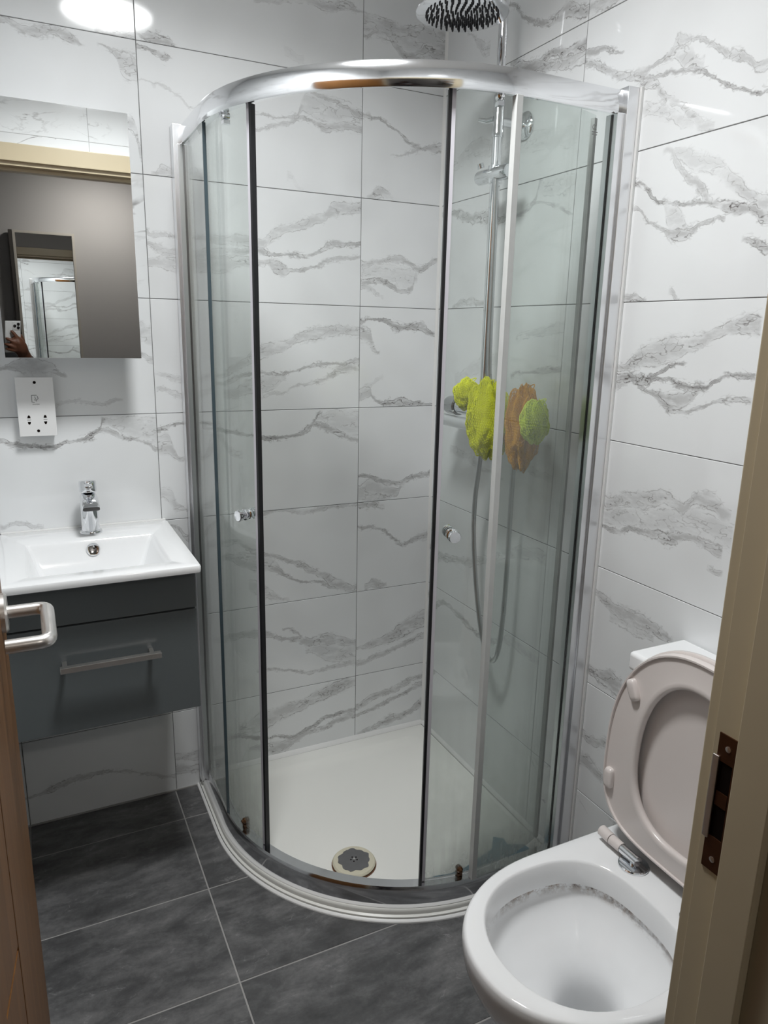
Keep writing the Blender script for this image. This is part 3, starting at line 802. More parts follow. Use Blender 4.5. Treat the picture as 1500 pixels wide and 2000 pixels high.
add_loft(bm, rings); obj('floor_bead', bm, MT['silicone'], tray)
bm = bmesh.new()
add_prism(bm, [(0, .030), (-.010, .030), (-.007, .036), (0, .040)], 'y', -.79, -.002)
tag(obj('trim_4', bm, MT['silicone']), kind='structure')
bm = bmesh.new()
add_prism(bm, [(0, .030), (-.012, .030), (-.006, .038), (0, .042)], 'x', -.79, -.002)
tag(obj('trim_5', bm, MT['silicone']), kind='structure')
DC = Vector((-.508, -.545, .019))
dn = lathe('drain', [(.050, 0), (.056, .004), (.0575, .008), (.054, .012), (.040, .0135), (.0, .014)][:-1], DC, (0, 0, 1), MT['drain_ring'], tray, 48)
bm = bmesh.new(); n = 60
ring = []
for k in range(n):
    a = 2*math.pi*k/n; r = .0415+.0022*math.sin(5*a+1)+.0016*math.sin(11*a)+random.uniform(-.0008, .0008)
    ring.append((DC.x+r*math.cos(a), DC.y+r*math.sin(a)))
add_loft(bm, [[(x, y, DC.z+.0125) for x, y in ring], [(x, y, DC.z+.0143) for x, y in ring],
              [(DC.x+(x-DC.x)*.5, DC.y+(y-DC.y)*.5, DC.z+.0158) for x, y in ring]])
obj('drain_cover', bm, MT['drain_cover'], dn)
for k in range(5):
    a = 2*math.pi*k/5+.5
    lathe('drain_hole', [(.0022, 0), (.0022, .0008)], DC+Vector((.0085*math.cos(a), .0085*math.sin(a), .0155)), (0, 0, 1), MT['dark'], dn, 10)
lathe('screw_head', [(.0032, 0), (.0030, .0012), (.001, .0016)], DC+Vector((.001, .001, .0155)), (0, 0, 1), MT['steel'], dn, 12)
bm = bmesh.new()
add_lathe(bm, [(.0595, .0006), (.0595, .0020), (.050, .0024)], DC, (0, 0, 1), 40); obj('rust_ring', bm, MT['stain'], dn)

# strip of blue film left on the tray behind the glass
bm = bmesh.new()
pf = [(-.392, -.700), (-.345, -.684), (-.300, -.694), (-.250, -.690), (-.205, -.676), (-.150, -.662), (-.118, -.622), (-.096, -.640), (-.100, -.664), (-.060, -.680), (-.045, -.735), (-.10, -.740), (-.18, -.740), (-.26, -.737), (-.33, -.728), (-.375, -.722)]
add_loft(bm, [[(x, y, .0302) for x, y in pf], [(x, y, .0315) for x, y in pf]])
tag(obj('protective_film', bm, MT['film_blue']), 'torn strip of blue film lying on the shower tray edge behind the glass', 'film')

# ------------------------------------------------------------------ shower enclosure
enc = tag(empty('shower_enclosure', (-.56, -.56, .03)), 'curved glass shower enclosure with chrome rails and half-open sliding doors', 'shower enclosure')
def sweep(name, prof, mat, s=.775, R=.53, t0=.03, t1=.03, parent=enc):
    bm = bmesh.new()
    add_loft(bm, [[(x+nx*a, y+ny*a, z) for a, z in prof] for x, y, nx, ny in quad_path(s, R, 48, 5, t0, t1)])
    return obj(name, bm, mat, parent, 40)
ZT = 1.880
sweep('top_rail', [(-.022, ZT-.040), (.006, ZT-.047), (.008, ZT-.044), (.0085, ZT-.03), (.0075, ZT-.016), (.005, ZT-.005), (.002, ZT), (-.022, ZT)], MT['rail'])
sweep('bottom_rail', [(-.024, .0305), (.010, .0305), (.011, .034), (.006, .060), (.004, .074), (.001, .078), (-.024, .078)], MT['rail'])
sweep('bottom_bead', [(.008, .0302), (.016, .0302), (.0125, .034), (.010, .036)], MT['silicone'], t0=.004, t1=.004)
for side in (0, 1):
    def q(x0, x1, y0, y1): return (x0, x1, y0, y1) if side == 0 else (y0, y1, x0, x1)
    wp = box('upright_profile', *q(-.797, -.752, -.034, -.0004), .0306, ZT+.004, MT['alu'], enc, .002)
    box('profile_lip', *q(-.790, -.756, -.052, -.034), .076, ZT-.046, MT['alu'], wp, .001)
    box('profile_seal', *q(-.7775, -.7725, -.0538, -.052), .078, ZT-.048, MT['black'], wp)
    if side: 
        box('profile_bead', -.0065, 0, -.8035, -.797, .030, ZT+.004, MT['silicone'], wp, .001)
    end = -.277 if side == 0 else -.285
    fp = box('fixed_panel', *q(-.778, -.772, end, -.050), .074, ZT-.038, MT['glass'], enc)
    if side == 0:
        box('edge_seal', -.779, -.771, end-.003, end, .078, ZT-.046, MT['glass_edge'], fp, .0008)
    else:
        box('edge_seal', end-.010, end+.004, -.783, -.767, .078, ZT-.046, MT['seal_pale'], fp, .0008)
CX = CY = -.245
def arc_pt(a, r, z): return Vector((CX-r*math.cos(a), CY-r*math.sin(a), z))
def arc_slab(bm, a0, a1, ra, rb, z0, z1, n=24):
    rings = []
    for i in range(n+1):
        a = a0+(a1-a0)*i/n
        rings.append([arc_pt(a, ra, z0), arc_pt(a, rb, z0), arc_pt(a, rb, z1), arc_pt(a, ra, z1)])
    add_loft(bm, rings)
rad = math.radians
for side in (0, 1):
    lead, tail = (rad(23.2), rad(-20.0)) if side == 0 else (rad(71.3), rad(112.5))
    sg = 1 if side == 0 else -1
    RD = .512
    bm = bmesh.new(); arc_slab(bm, lead, tail, RD-.003, RD+.003, .082, ZT-.036)
    dg = obj('sliding_door', bm, MT['glass'], enc)
    bm = bmesh.new(); arc_slab(bm, lead-sg*rad(.1), lead+sg*rad(.62), RD-.006, RD+.006, .078, ZT-.042, 2)
    obj('black_seal', bm, MT['black'], dg)
    bm = bmesh.new(); arc_slab(bm, lead-sg*rad(.95), lead-sg*rad(.12), RD-.005, RD+.006, .080, ZT-.042, 2)
    obj('seal_strip', bm, MT['seal'], dg)
    ka = lead-sg*rad(4.0)
    o = arc_pt(ka, RD, .968); d = Vector((-math.cos(ka), -math.sin(ka), 0))
    kp = [(.0125, .003), (.0125, .006), (.0105, .008), (.0105, .011), (.0135, .0125), (.0135, .017), (.0105, .019), (.0105, .024), (.0135, .0275), (.0140, .034), (.0125, .0365), (.004, .037)]
    kb = lathe('knob', kp, o, d, MT['chrome'], dg, 28)
    lathe('knob_back', [(r, h*.6) for r, h in kp], o, -d, MT['chrome'], kb, 28)
    for sgn, z in ((1, .090), (1, ZT-.052)):
        ra_ = lead-sg*rad(11.0)
        ro = lathe('roller', [(.007, -.008), (.008, -.002), (.008, .006), (.0045, .009), (.0045, .012), (.002, .013)], arc_pt(ra_, RD, z+.006), Vector((-math.cos(ra_), -math.sin(ra_), 0)), MT['rust'] if z < .5 else MT['chrome'], dg, 18)
        bm = bmesh.new(); arc_slab(bm, ra_-.012, ra_+.012, RD-.008, RD+.007, z-.011, z-.003, 2); obj('roller_block', bm, MT['rust'] if z < .5 else MT['chrome'], ro)
    bm = bmesh.new(); a0 = tail+sg*rad(.2)
    arc_slab(bm, tail-sg*rad(.3), tail+sg*rad(.9), RD-.005, RD+.005, .080, ZT-.042, 2); obj('tail_seal', bm, MT['seal_pale'], dg)
# etched approval mark on the right fixed pane
gm = bmesh.new()
for k, (cx, a0, a1) in enumerate(((-.1010, 70, 290), (-.0955, 70, 290))):
    pts = [(cx+.0032*math.cos(rad(a0+(a1-a0)*i/8)), -.7784, 1.8025+.0042*math.sin(rad(a0+(a1-a0)*i/8))) for i in range(9)]
    add_tube(gm, pts, .0006, 6)
for z, w in ((1.7935, .0075), (1.789, .0065)):
    add_box(gm, -.098-w, -.098+w, -.7787, -.7780, z-.0008, z+.0008)
e = obj('etched_mark', gm, MT['grey_print'], enc); e['kind'] = 'stuff'

# ------------------------------------------------------------------ riser shower on the right wall
sh = tag(empty('shower_mixer', (0, -.405, 1.19)), 'chrome thermostatic shower mixer with riser pole, rain head and hose', 'shower')
PX, PY = -.082, -.405
top = smooth_path([(PX, PY, 1.86), (PX, PY, 2.02), (PX, PY, 2.12), (PX-.004, PY-.002, 2.19), (PX-.05, PY-.014, 2.225), (PX-.11, PY-.034, 2.205), (-.222, PY-.045, 2.16), (-.224, PY-.045, 2.106)], 3)
tube('riser_arm', top, .0105, MT['chrome'], sh, 18)
HC = (-.224, -.450, 2.088)
hd = lathe('rain_head', [(.100, 0), (.1045, .002), (.105, .005), (.102, .008), (.03, .012), (.016, .018), (.014, .03)], HC, (0, 0, 1), MT['chrome'], sh, 56)
bm = bmesh.new()
for k, (rr, cnt) in enumerate(((.010, 5), (.022, 10), (.034, 15), (.046, 20), (.058, 25), (.070, 30), (.081, 34))):
    for i in range(cnt):
        a = 2*math.pi*(i+.5*(k % 2))/cnt
        add_lathe(bm, [(.0024, -.001), (.0022, .004), (.0014, .0065)], (HC[0]+rr*math.cos(a), HC[1]+rr*math.sin(a), HC[2]), (0, 0, -1), 6)
nz = obj('nozzle', bm, MT['nozzle'], hd); nz['kind'] = 'stuff'
sl = lathe('riser_collar', [(.011, 0), (.0145, .002), (.0145, .012), (.0138, .014), (.0138, .092), (.0125, .096), (.0108, .098)], (PX, PY, 1.860), (0, 0, 1), MT['chrome'], sh, 28)
tube('diverter_lever', [(PX-.010, PY+.004, 1.902), (PX-.018, PY+.020, 1.900), (PX-.030, PY+.040, 1.906)], [.008, .0065, .0048], MT['chrome'], sl, 14)
tube('riser_bracket', [(PX+.008, PY, 1.898), (-.004, PY, 1.898)], .0105, MT['chrome'], sh, 20)
lathe('bracket_rose', [(.033, 0), (.033, .003), (.030, .007), (.020, .011), (.013, .014)], (-.0009, PY-.002, 1.898), (-1, 0, 0), MT['chrome'], sh, 36)
tube('riser_pole', [(PX, PY, 1.20), (PX, PY, 1.862)], .0125, MT['chrome'], sh, 20)
sd = tube('slider', [(PX-.004, PY+.070, 1.778), (PX-.004, PY+.062, 1.778), (PX-.004, PY-.058, 1.776), (PX-.004, PY-.064, 1.776)], [.014, .0175, .0175, .015], MT['chrome'], sh, 24)
lathe('slider_clamp', [(.0185, -.020), (.0185, .020)], (PX, PY, 1.777), (0, 0, 1), MT['chrome'], sd, 24)
tube('slider_knob', [(PX-.02, PY+.035, 1.795), (PX-.024, PY+.036, 1.806)], .009, MT['chrome'], sd, 16)
VZ = 1.190
tube('valve_body', [(-.070, -.272, VZ), (-.070, -.560, VZ)], .0215, MT['chrome'], sh, 28)
for y0, y1 in ((-.268, -.205), (-.564, -.620)):
    s_ = 1 if y1 > y0 else -1
    hd2 = lathe('valve_handle', [(.0225, 0), (.0265, .003), (.0265, .046), (.0245, .054), (.020, .058)], (-.070, y0, VZ), (0, s_, 0), MT['dark_chrome'], sh, 32)
    tube('handle_button', [(-.070, y0+s_*.03, VZ+.024), (-.070, y0+s_*.03, VZ+.031)], .0055, MT['chrome'], hd2, 14)
for y in (-.335, -.485):
    wu = tube('inlet_union', [(-.060, y, VZ), (-.003, y, VZ)], .014, MT['chrome'], sh, 20)
    lathe('union_rose', [(.032, 0), (.030, .006), (.016, .012)], (-.0009, y, VZ), (-1, 0, 0), MT['chrome'], wu, 28)
tube('soap_ledge', [(-.098, -.222, VZ-.040), (-.098, -.380, VZ-.040)], [.0165, .0165], MT['alu'], sh, 18)
tube('valve_top', [(PX, PY, VZ+.012), (PX, PY, VZ+.045)], .0145, MT['chrome'], sh, 20)
hose = smooth_path([(-.078, -.405, 1.170), (-.075, -.395, 1.06), (-.068, -.362, .92), (-.062, -.370, .76), (-.060, -.405, .60), (-.060, -.450, .500), (-.060, -.492, .485), (-.060, -.520, .56), (-.060, -.528, .76), (-.062, -.528, .95), (-.070, -.540, 1.10), (-.080, -.490, 1.18), (-.084, -.432, 1.25), (-.088, -.428, 1.36), (-.090, -.428, 1.60), (-.094, -.426, 1.768)], 3)
bm = bmesh.new(); fine = []
for a, b in zip(hose[:-1], hose[1:]):
    k = max(1, int((b-a).length/.0028)); fine += [a+(b-a)*i/k for i in range(k)]
add_tube(bm, fine, [.0072 if i % 2 else .0064 for i in range(len(fine))], 8)
obj('hose', bm, MT['chrome_hose'], sh, 80)

# net sponges hanging from the mixer
def net_sponge(label, c, rx, ry, rz, mat, fill, seed, sub=4, group='net sponges on the shower mixer'):
    t = tag(empty('net_sponge', c), label, 'sponge', group)
    for part, k, s_ in (('net', 1.0, sub), ('filling', .88, 4)):
        bm = bmesh.new(); bmesh.ops.create_icosphere(bm, subdivisions=s_, radius=1.0)
        for v in bm.verts:
            n_ = v.co.normalized()
            f = 1+.16*noise.noise(n_*2.1+Vector((seed, 0, 0)))+.10*math.sin(7*math.atan2(n_.y, n_.x)+3*n_.z+seed)
            f += .12*noise.noise(n_*5+Vector((0, seed, 0)))
            v.co = Vector((c[0]+n_.x*rx*f*k, c[1]+n_.y*ry*f*k, c[2]+n_.z*rz*f*k))
        o = obj(part, bm, mat if part == 'net' else fill, t, 180)
        if part == 'net':
            w = o.modifiers.new('net', 'WIREFRAME'); w.thickness = .0026 if sub == 4 else .0019; w.use_replace = True; w.use_even_offset = False
    tube('hanging_loop', smooth_path([(c[0]+.01, c[1]+.008, c[2]+rz*.8), (c[0]+.02, c[1]+.012, c[2]+rz*1.0), (c[0]+.03, c[1], c[2]+rz*1.12), (c[0]+.015, c[1]-.012, c[2]+rz*.95), (c[0]+.008, c[1]-.006, c[2]+rz*.75)], 2), .0012, mat, t, 6)
net_sponge('small yellow net sponge left of the shower riser pole', (-.108, -.362, 1.232), .030, .038, .040, MT['yellow'], MT['yellow_fill'], 1.3, 4)
net_sponge('largest yellow net sponge hanging in front of the shower valve', (-.125, -.498, 1.178), .040, .078, .094, MT['yellow'], MT['yellow_fill'], 4.1, 5)
net_sponge('orange net sponge hanging between the two yellow ones', (-.104, -.612, 1.172), .034, .050, .096, MT['orange'], MT['orange_fill'], 7.7, 5)
net_sponge('pale lime net sponge at the far end of the shower valve', (-.122, -.682, 1.196), .030, .032, .048, MT['lime'], MT['lime_fill'], 9.2, 4)
# ------------------------------------------------------------------ wall-hung vanity unit
VX0, VX1 = -1.264, -.862
va = tag(empty('vanity_unit', (-1.06, -.19, .482)), 'wall-hung dark grey vanity cabinet with one drawer under the basin', 'cabinet')
for x0_, x1_ in ((VX0, VX0+.016), (VX1-.016, VX1)):
    box('side_panel', x0_, x1_, -.384, -.0005, .492, .846, MT['vanity_edge'], va, .001)
box('base_panel', VX0+.016, VX1-.016, -.384, -.0005, .492, .508, MT['vanity_edge'], va)
box('back_panel', VX0+.016, VX1-.016, -.012, -.0005, .508, .846, MT['vanity_edge'], va)
box('fascia', VX0, VX1, -.404, -.385, .750, .844, MT['vanity'], va, .0015)
dw = box('drawer_front', VX0, VX1, -.404, -.385, .490, .746, MT['vanity'], va, .0015)
hb = box('bar_handle', -1.167, -.953, -.446, -.432, .654, .667, MT['steel'], dw, .001)
for x in (-1.157, -.972):
    box('handle_post', x-.005, x+.005, -.434, -.402, .656, .665, MT['steel'], hb, .001)

# ------------------------------------------------------------------ basin with a rectangular bowl
bs_ = tag(empty('wash_basin', (-1.064, -.224, .846)), 'white rectangular ceramic basin sitting on the grey vanity cabinet', 'basin')
def rrect(x0, x1, y0, y1, r, z, n=6):
    P = []
    for cx, cy, a0 in ((x1-r, y1-r, 0), (x0+r, y1-r, 90), (x0+r, y0+r, 180), (x1-r, y0+r, 270)):
        for i in range(n+1):
            a = rad(a0+90*i/n); P.append((cx+r*math.cos(a), cy+r*math.sin(a), z))
    return P
BX0, BX1, BY0, BY1 = XL+.002, -.855, -.448, -.0005
zt = .866
bm = bmesh.new()
add_loft(bm, [rrect(BX0+.006, BX1-.006, BY0+.006, BY1, .006, zt-.0195), rrect(BX0+.001, BX1-.001, BY0+.001, BY1, .008, zt-.017), rrect(BX0, BX1, BY0, BY1, .009, zt-.012),
              rrect(BX0, BX1, BY0, BY1, .009, zt-.004), rrect(BX0+.0015, BX1-.0015, BY0+.0015, BY1, .009, zt-.001), rrect(BX0+.005, BX1-.005, BY0+.005, BY1-.002, .009, zt),
              rrect(-1.217, -.909, -.397, -.128, .006, zt), rrect(-1.215, -.911, -.395, -.130, .006, zt-.0015), rrect(-1.212, -.915, -.390, -.133, .008, zt-.005),
              rrect(-1.207, -.922, -.379, -.136, .010, zt-.018), rrect(-1.186, -.950, -.366, -.158, .014, zt-.088), rrect(-1.180, -.956, -.361, -.163, .018, zt-.097), rrect(-1.168, -.968, -.350, -.174, .02, zt-.101)], cap0=False)
obj('basin_body', bm, MT['ceramic'], bs_, 40)
oc = Vector((-1.062, -.1395, .8405)); od = Vector((0, -1, .30)).normalized()
ov = lathe('overflow_ring', [(.0160, -.006), (.0165, .0015), (.0150, .0035), (.0110, .0025)], oc, od, MT['chrome'], bs_, 28)
lathe('overflow_hole', [(.0110, .0), (.0110, .0024)], oc, od, MT['dark'], ov, 24)
lathe('basin_waste', [(.022, 0), (.022, .004), (.018, .007), (.004, .008)], (-1.064, -.27, zt-.102), (0, 0, 1), MT['chrome'], bs_, 28)
box('silicone_bead', BX0+.004, BX1-.004, -.007, 0, zt-.001, zt+.004, MT['silicone'], bs_, .0015)

# ------------------------------------------------------------------ mixer tap
fa = tag(empty('basin_tap', (-1.059, -.068, zt)), 'short chrome mixer tap standing on the back of the basin', 'tap')
TX, TY = -1.059, -.066
lathe('tap_body', [(.0275, 0), (.0280, .003), (.0265, .007), (.0222, .009), (.0215, .05), (.0208, .088), (.0205, .100)], (TX, TY, zt), (0, 0, 1), MT['chrome'], fa, 36)
bm = bmesh.new(); rings = []
for t_, y, z, w, h in ((0, TY+.012, .962, .036, .026), (1, TY-.02, .960, .040, .026), (2, TY-.050, .954, .042, .020), (3, TY-.072, .948, .042, .014), (4, TY-.078, .946, .040, .010)):
    rr = []
    for i in range(20):
        a = 2*math.pi*i/20; c_, s_ = math.cos(a), math.sin(a)
        e_ = .45
        rr.append((TX+w/2*math.copysign(abs(c_)**e_, c_), y, z+h/2*math.copysign(abs(s_)**e_, s_)))
    rings.append(rr)
add_loft(bm, rings); spt = obj('spout', bm, MT['chrome'], fa, 45)
lathe('aerator', [(.010, 0), (.010, .006)], (TX, TY-.060, .948), (0, 0, -1), MT['dark'], spt, 20)
lathe('lever_cap', [(.0195, 0), (.0215, .003), (.0215, .026), (.0195, .030), (.006, .031)], (TX, TY, .974), (0, .10, 1), MT['chrome'], fa, 32)
bm = bmesh.new()
add_loft(bm, [[(TX-.009, TY-.012, .998), (TX+.009, TY-.012, .998), (TX+.009, TY-.012, 1.003), (TX-.009, TY-.012, 1.003)],
              [(TX-.009, TY-.044, .992), (TX+.009, TY-.044, .992), (TX+.009, TY-.044, .997), (TX-.009, TY-.044, .997)]])
bmesh.ops.bevel(bm, geom=list(bm.edges), offset=.001, segments=2, profile=.5, affect='EDGES')
obj('lever', bm, MT['chrome'], fa)

# ------------------------------------------------------------------ mirror cabinet
mc = tag(empty('mirror_cabinet', (-1.066, 0, 1.315)), 'wall cabinet with a plain mirrored door above the socket', 'cabinet')
box('cabinet_body', -1.196, -.937, -.103, -.0005, 1.318, 1.864, MT['plastic'], mc, .001)
md = box('mirror_door', -1.217, -.914, -.1185, -.104, 1.315, 1.869, MT['plastic'], mc, .0008)
box('mirror_glass', -1.2165, -.9145, -.1205, -.1187, 1.3160, 1.8685, MT['mirror'], md)

# ------------------------------------------------------------------ shaver socket
so = tag(empty('shaver_socket', (-1.16, 0, 1.12)), 'white plastic shaver socket on the tiles below the mirror cabinet', 'socket')
box('back_box', -1.1985, -1.1215, -.0255, -.0003, 1.1195, 1.2605, MT['plastic'], so, .003)
pl = box('face_plate', -1.2035, -1.1175, -.0315, -.0255, 1.119, 1.265, MT['plastic'], so, .0012)
for x, z in ((-1.160, 1.2525), (-1.1605, 1.1325)):
    lathe('screw', [(.0036, 0), (.0033, .0008)], (x, -.0314, z), (0, -1, 0), MT['dark'], pl, 16)
def slot(x, z, dn):
    s = -1 if dn else 1
    prism('pin_hole', [(x-.0036, z-s*.0032), (x+.0036, z-s*.0032), (x+.0030, z+s*.0008), (x+.0012, z+s*.0036), (x-.0012, z+s*.0036), (x-.0030, z+s*.0008)], 'y', -.0319, -.0314, MT['dark'], pl)
for x in (-1.1795, -1.1425):
    slot(x, 1.168, False); slot(x, 1.1525, True)
    box('voltage_mark', x-.0045, x+.0045, -.0318, -.0314, 1.1600, 1.1610, MT['grey_print'], pl)
# printed shaver symbol and the line of lettering under it
bm = bmesh.new()
def stroke(pts, w=.0007):
    add_tube(bm, [(x, -.0316, z) for x, z in pts], w, 5)
sx, sz = -1.1615, 1.2120
stroke([(sx-.008, sz+.009), (sx-.008, sz-.008), (sx-.002, sz-.009)])
stroke([(sx-.008, sz+.009), (sx+.004, sz+.009)])
stroke([(sx-.001, sz+.006), (sx+.001, sz+.001), (sx-.002, sz-.003), (sx+.002, sz-.003)])
stroke([(sx+.005, sz+.007), (sx+.007, sz+.001), (sx+.003, sz-.002), (sx+.002, sz-.006)])
sym = obj('shaver_symbol', bm, MT['grey_print'], pl); sym['kind'] = 'stuff'
def text_mesh(name, body, size, loc, rot, mat, parent, extrude=.0002):
    cu = bpy.data.curves.new(name, 'FONT'); cu.body = body; cu.size = size; cu.align_x = 'CENTER'; cu.align_y = 'CENTER'; cu.extrude = extrude
    cu.resolution_u = 2
    t = bpy.data.objects.new('tmp_text', cu); C.objects.link(t)
    dg_ = bpy.context.evaluated_depsgraph_get(); me = bpy.data.meshes.new_from_object(t.evaluated_get(dg_)); bpy.data.objects.remove(t)
    mtx = Matrix.Translation(Vector(loc)-(WL[parent.name] if parent else Vector())) @ rot.to_4x4()
    me.transform(mtx); me.materials.clear(); me.materials.append(mat)
    o = bpy.data.objects.new(name, me); C.objects.link(o)
    if parent: o.parent = parent
    o['kind'] = 'stuff'
    return o
text_mesh('socket_lettering', 'SHAVERS', .0040, (-1.1605, -.0316, 1.1985), Matrix.Rotation(math.pi/2, 3, 'X'), MT['grey_print'], pl)

# ------------------------------------------------------------------ toilet
AY = -1.265
to = tag(empty('toilet', (-.30, AY, 0)), 'white close-coupled toilet with its seat and lid raised beside the doorway', 'toilet')
def pan_ring(cx, af, ab, b, z, nf=2.1, nb=3.0, n=72, b2=None):
    P = []
    for i in range(n):
        a = 2*math.pi*i/n; c_, s_ = math.cos(a), math.sin(a)
        e_ = nf if c_ > 0 else nb
        x = math.copysign(abs(c_)**(2/e_), c_); y = math.copysign(abs(s_)**(2/e_), s_)
        P.append((cx-(af if c_ > 0 else ab)*x, AY+b*y, z))
    return P
bm = bmesh.new()
O = lambda z, af, b, cx=-.36, nb=14: pan_ring(cx, af, -cx-.001, b, z, 2.15, nb)
rings = [O(0, .205, .118, -.30), O(.012, .203, .116, -.30), O(.05, .198, .112, -.30), O(.13, .198, .114, -.31), O(.20, .205, .124, -.325), O(.27, .222, .148, -.345), O(.325, .240, .174, -.357),
         O(.352, .247, .1835), O(.378, .2505, .1868), O(.393, .2498, .1865), O(.3985, .2470, .1842), O(.4005, .2425, .1805)]
I = lambda z, af, ab, b: pan_ring(-.400, af, ab, b, z, 2.15, 2.7)
rings += [I(.4005, .1690, .1575, .1575), I(.3993, .1662, .1548, .1548), I(.3955, .1640, .1526, .1526), I(.384, .1615, .1500, .1500), I(.356, .1585, .1470, .1470), I(.3525, .1590, .1475, .1475), I(.3505, .1630, .1515, .1515)]
add_loft(bm, rings, cap1=False); obj('pan', bm, MT['ceramic'], to, 50)
bm = bmesh.new()
add_loft(bm, [I(.3505, .1630, .1515, .1515), I(.340, .1640, .1525, .1525), I(.322, .1580, .1470, .1470), I(.300, .142, .131, .130), pan_ring(-.392, .118, .104, .104, .279, 2.1, 2.5), pan_ring(-.382, .088, .074, .076, .258, 2.1, 2.4),
              pan_ring(-.372, .064, .052, .057, .235, 2, 2.2), pan_ring(-.366, .052, .044, .048, .205, 2, 2), pan_ring(-.360, .046, .040, .043, .160, 2, 2), pan_ring(-.35, .038, .034, .036, .10, 2, 2)], cap0=False)
obj('bowl', bm, MT['pan'], to, 60)
box('cistern', -.146, -.0006, AY-.190, AY+.190, .4005, .748, MT['ceramic'], to, .012, 4)
cl = box('cistern_lid', -.153, -.0006, AY-.197, AY+.197, .7495, .789, MT['ceramic'], to, .009, 4)
lathe('flush_button', [(.024, 0), (.024, .003), (.021, .005), (.003, .0055)], (-.075, AY, .789), (0, 0, 1), MT['chrome'], cl, 28)
# raised seat ring and lid: flat outlines in a plane that leans back to the cistern
HXP, HZP = -.182, .424
lean = rad(2.2)
ax_l = Vector((math.sin(lean), 0, math.cos(lean))); ax_n = Vector((-math.cos(lean), 0, math.sin(lean)))   # length axis, face normal (towards the room)
def seat_pt(y, l, d): return Vector((HXP, AY+y, HZP))+ax_l*l+ax_n*d
def seat_outline(hw, l0, l1, n=80, nt=2.25, nbm=3.6, split=.42):
    P = []; lc = l0+(l1-l0)*split
    for i in range(n):
        a = 2*math.pi*i/n; c_, s_ = math.cos(a), math.sin(a)
        e_ = nt if s_ > 0 else nbm
        y = math.copysign(abs(c_)**(2/e_), c_)*hw; l = math.copysign(abs(s_)**(2/e_), s_)
        P.append((y, lc+(l1-lc)*l if s_ > 0 else lc+(lc-l0)*l))
    return P
bm = bmesh.new()
So = lambda k=0.0: seat_outline(.195-k, .006+k, .428-k)
Si = lambda k=0.0: seat_outline(.118+k, .055-k, .372+k, nt=2.15, nbm=2.5, split=.42)
lay = [(So(.004), .000), (So(.0), .004), (So(.0), .010), (So(.003), .0165), (So(.006), .0165), (So(.007), .0125), (Si(.022), .0135), (Si(.010), .0165), (Si(.003), .0175), (Si(-.001), .0155), (Si(-.003), .010), (Si(.0), .002), (Si(.003), .000)]
R_ = [[seat_pt(y, l, d) for y, l in o] for o, d in lay]
vs = add_loft(bm, R_, cap0=False, cap1=False)
n = len(vs[0])
for i in range(n): bm.faces.new((vs[-1][i], vs[-1][(i+1) % n], vs[0][(i+1) % n], vs[0][i]))
seat = obj('seat', bm, MT['seat'], to, 50)
bm = bmesh.new()
Lo = lambda k=0.0: seat_outline(.197-k, .004+k, .431-k)
lay = [(Lo(.030), -.0215), (Lo(.012), -.020), (Lo(.003), -.016), (Lo(.0), -.010), (Lo(.0), -.003), (Lo(.003), -.001), (Lo(.008), -.001), (Lo(.012), -.006), (Lo(.06), -.0075)]
add_loft(bm, [[seat_pt(y, l, d) for y, l in o] for o, d in lay]); obj('lid', bm, MT['seat'], to, 50)
for y, l, ry in ((.142, .312, -.50), (-.142, .312, .50), (.172, .106, -.06), (-.172, .106, .06)):
    rr = []
    for d, k in ((.011, 1.0), (.019, 1.0), (.0225, .86), (.0235, .6)):
        q = []
        for i in range(20):
            a = 2*math.pi*i/20; cx_ = .0105*k*math.copysign(abs(math.cos(a))**.5, math.cos(a)); cz_ = .0215*k*math.copysign(abs(math.sin(a))**.5, math.sin(a))
            q.append(seat_pt(y+cx_*math.cos(ry)-cz_*math.sin(ry), l+cx_*math.sin(ry)+cz_*math.cos(ry), d))
        rr.append(q)
    bm = bmesh.new(); add_loft(bm, rr); obj('buffer', bm, MT['seat'], seat, 50)
for s_ in (1, -1):
    yb = AY+s_*.075
    hp = lathe('hinge_plate', [(.029, 0), (.029, .003), (.027, .005), (.010, .0055)], (-.206, yb, .4005), (0, 0, 1), MT['chrome'], to, 32)
    tube('hinge_post', [(-.206, yb, .404), (-.206, yb, .414)], .008, MT['chrome'], hp, 16)
    tube('hinge_pin', [(-.209, yb-s_*.012, .4185), (-.209, yb+s_*.030, .4185)], .0095, MT['chrome'], hp, 20)
    tube('hinge_sleeve', [(-.209, yb+s_*.030, .4185), (-.209, yb+s_*.058, .4185)], .0105, MT['seat'], hp, 20)
    tube('hinge_knuckle', [(-.209, yb+s_*.059, .4185), (-.207, yb+s_*.088, .4185)], .0112, MT['seat'], hp, 20)

# ------------------------------------------------------------------ phone and photographer (seen in the cabinet mirror)
ph = tag(empty('smartphone', CAM-fw*.012), 'white smartphone with three lenses held up in front of the mirror', 'phone')
pf_ = Matrix((rt, up, fw)).transposed()          # columns: photographer's right, up, forward
def ph_pt(a, b, c): return CAM+rt*a+up*b+fw*c
# centre of the body is left of and below the lens in use
def ph_box(name, a0, a1, b0, b1, c0, c1, mat, parent, bev):
    bm = bmesh.new(); add_box(bm, a0, a1, b0, b1, c0, c1, bev, 3)
    for v in bm.verts: v.co = ph_pt(*v.co)
    return obj(name, bm, mat, parent)
ph_box('phone_body', -.0580, .0135, -.1330, .0140, -.0165, -.0085, MT['phone'], ph, .0035)
cm = ph_box('camera_plate', -.0270, .0105, -.0270, .0110, -.0088, -.0068, MT['phone'], ph, .0009)
for a, b in ((0, 0), (0, -.0165), (-.0165, -.0080)):
    lathe('lens', [(.0068, 0), (.0066, .0022), (.0050, .0024)], ph_pt(a, b, -.0070), fw, MT['lens'], cm, 24)

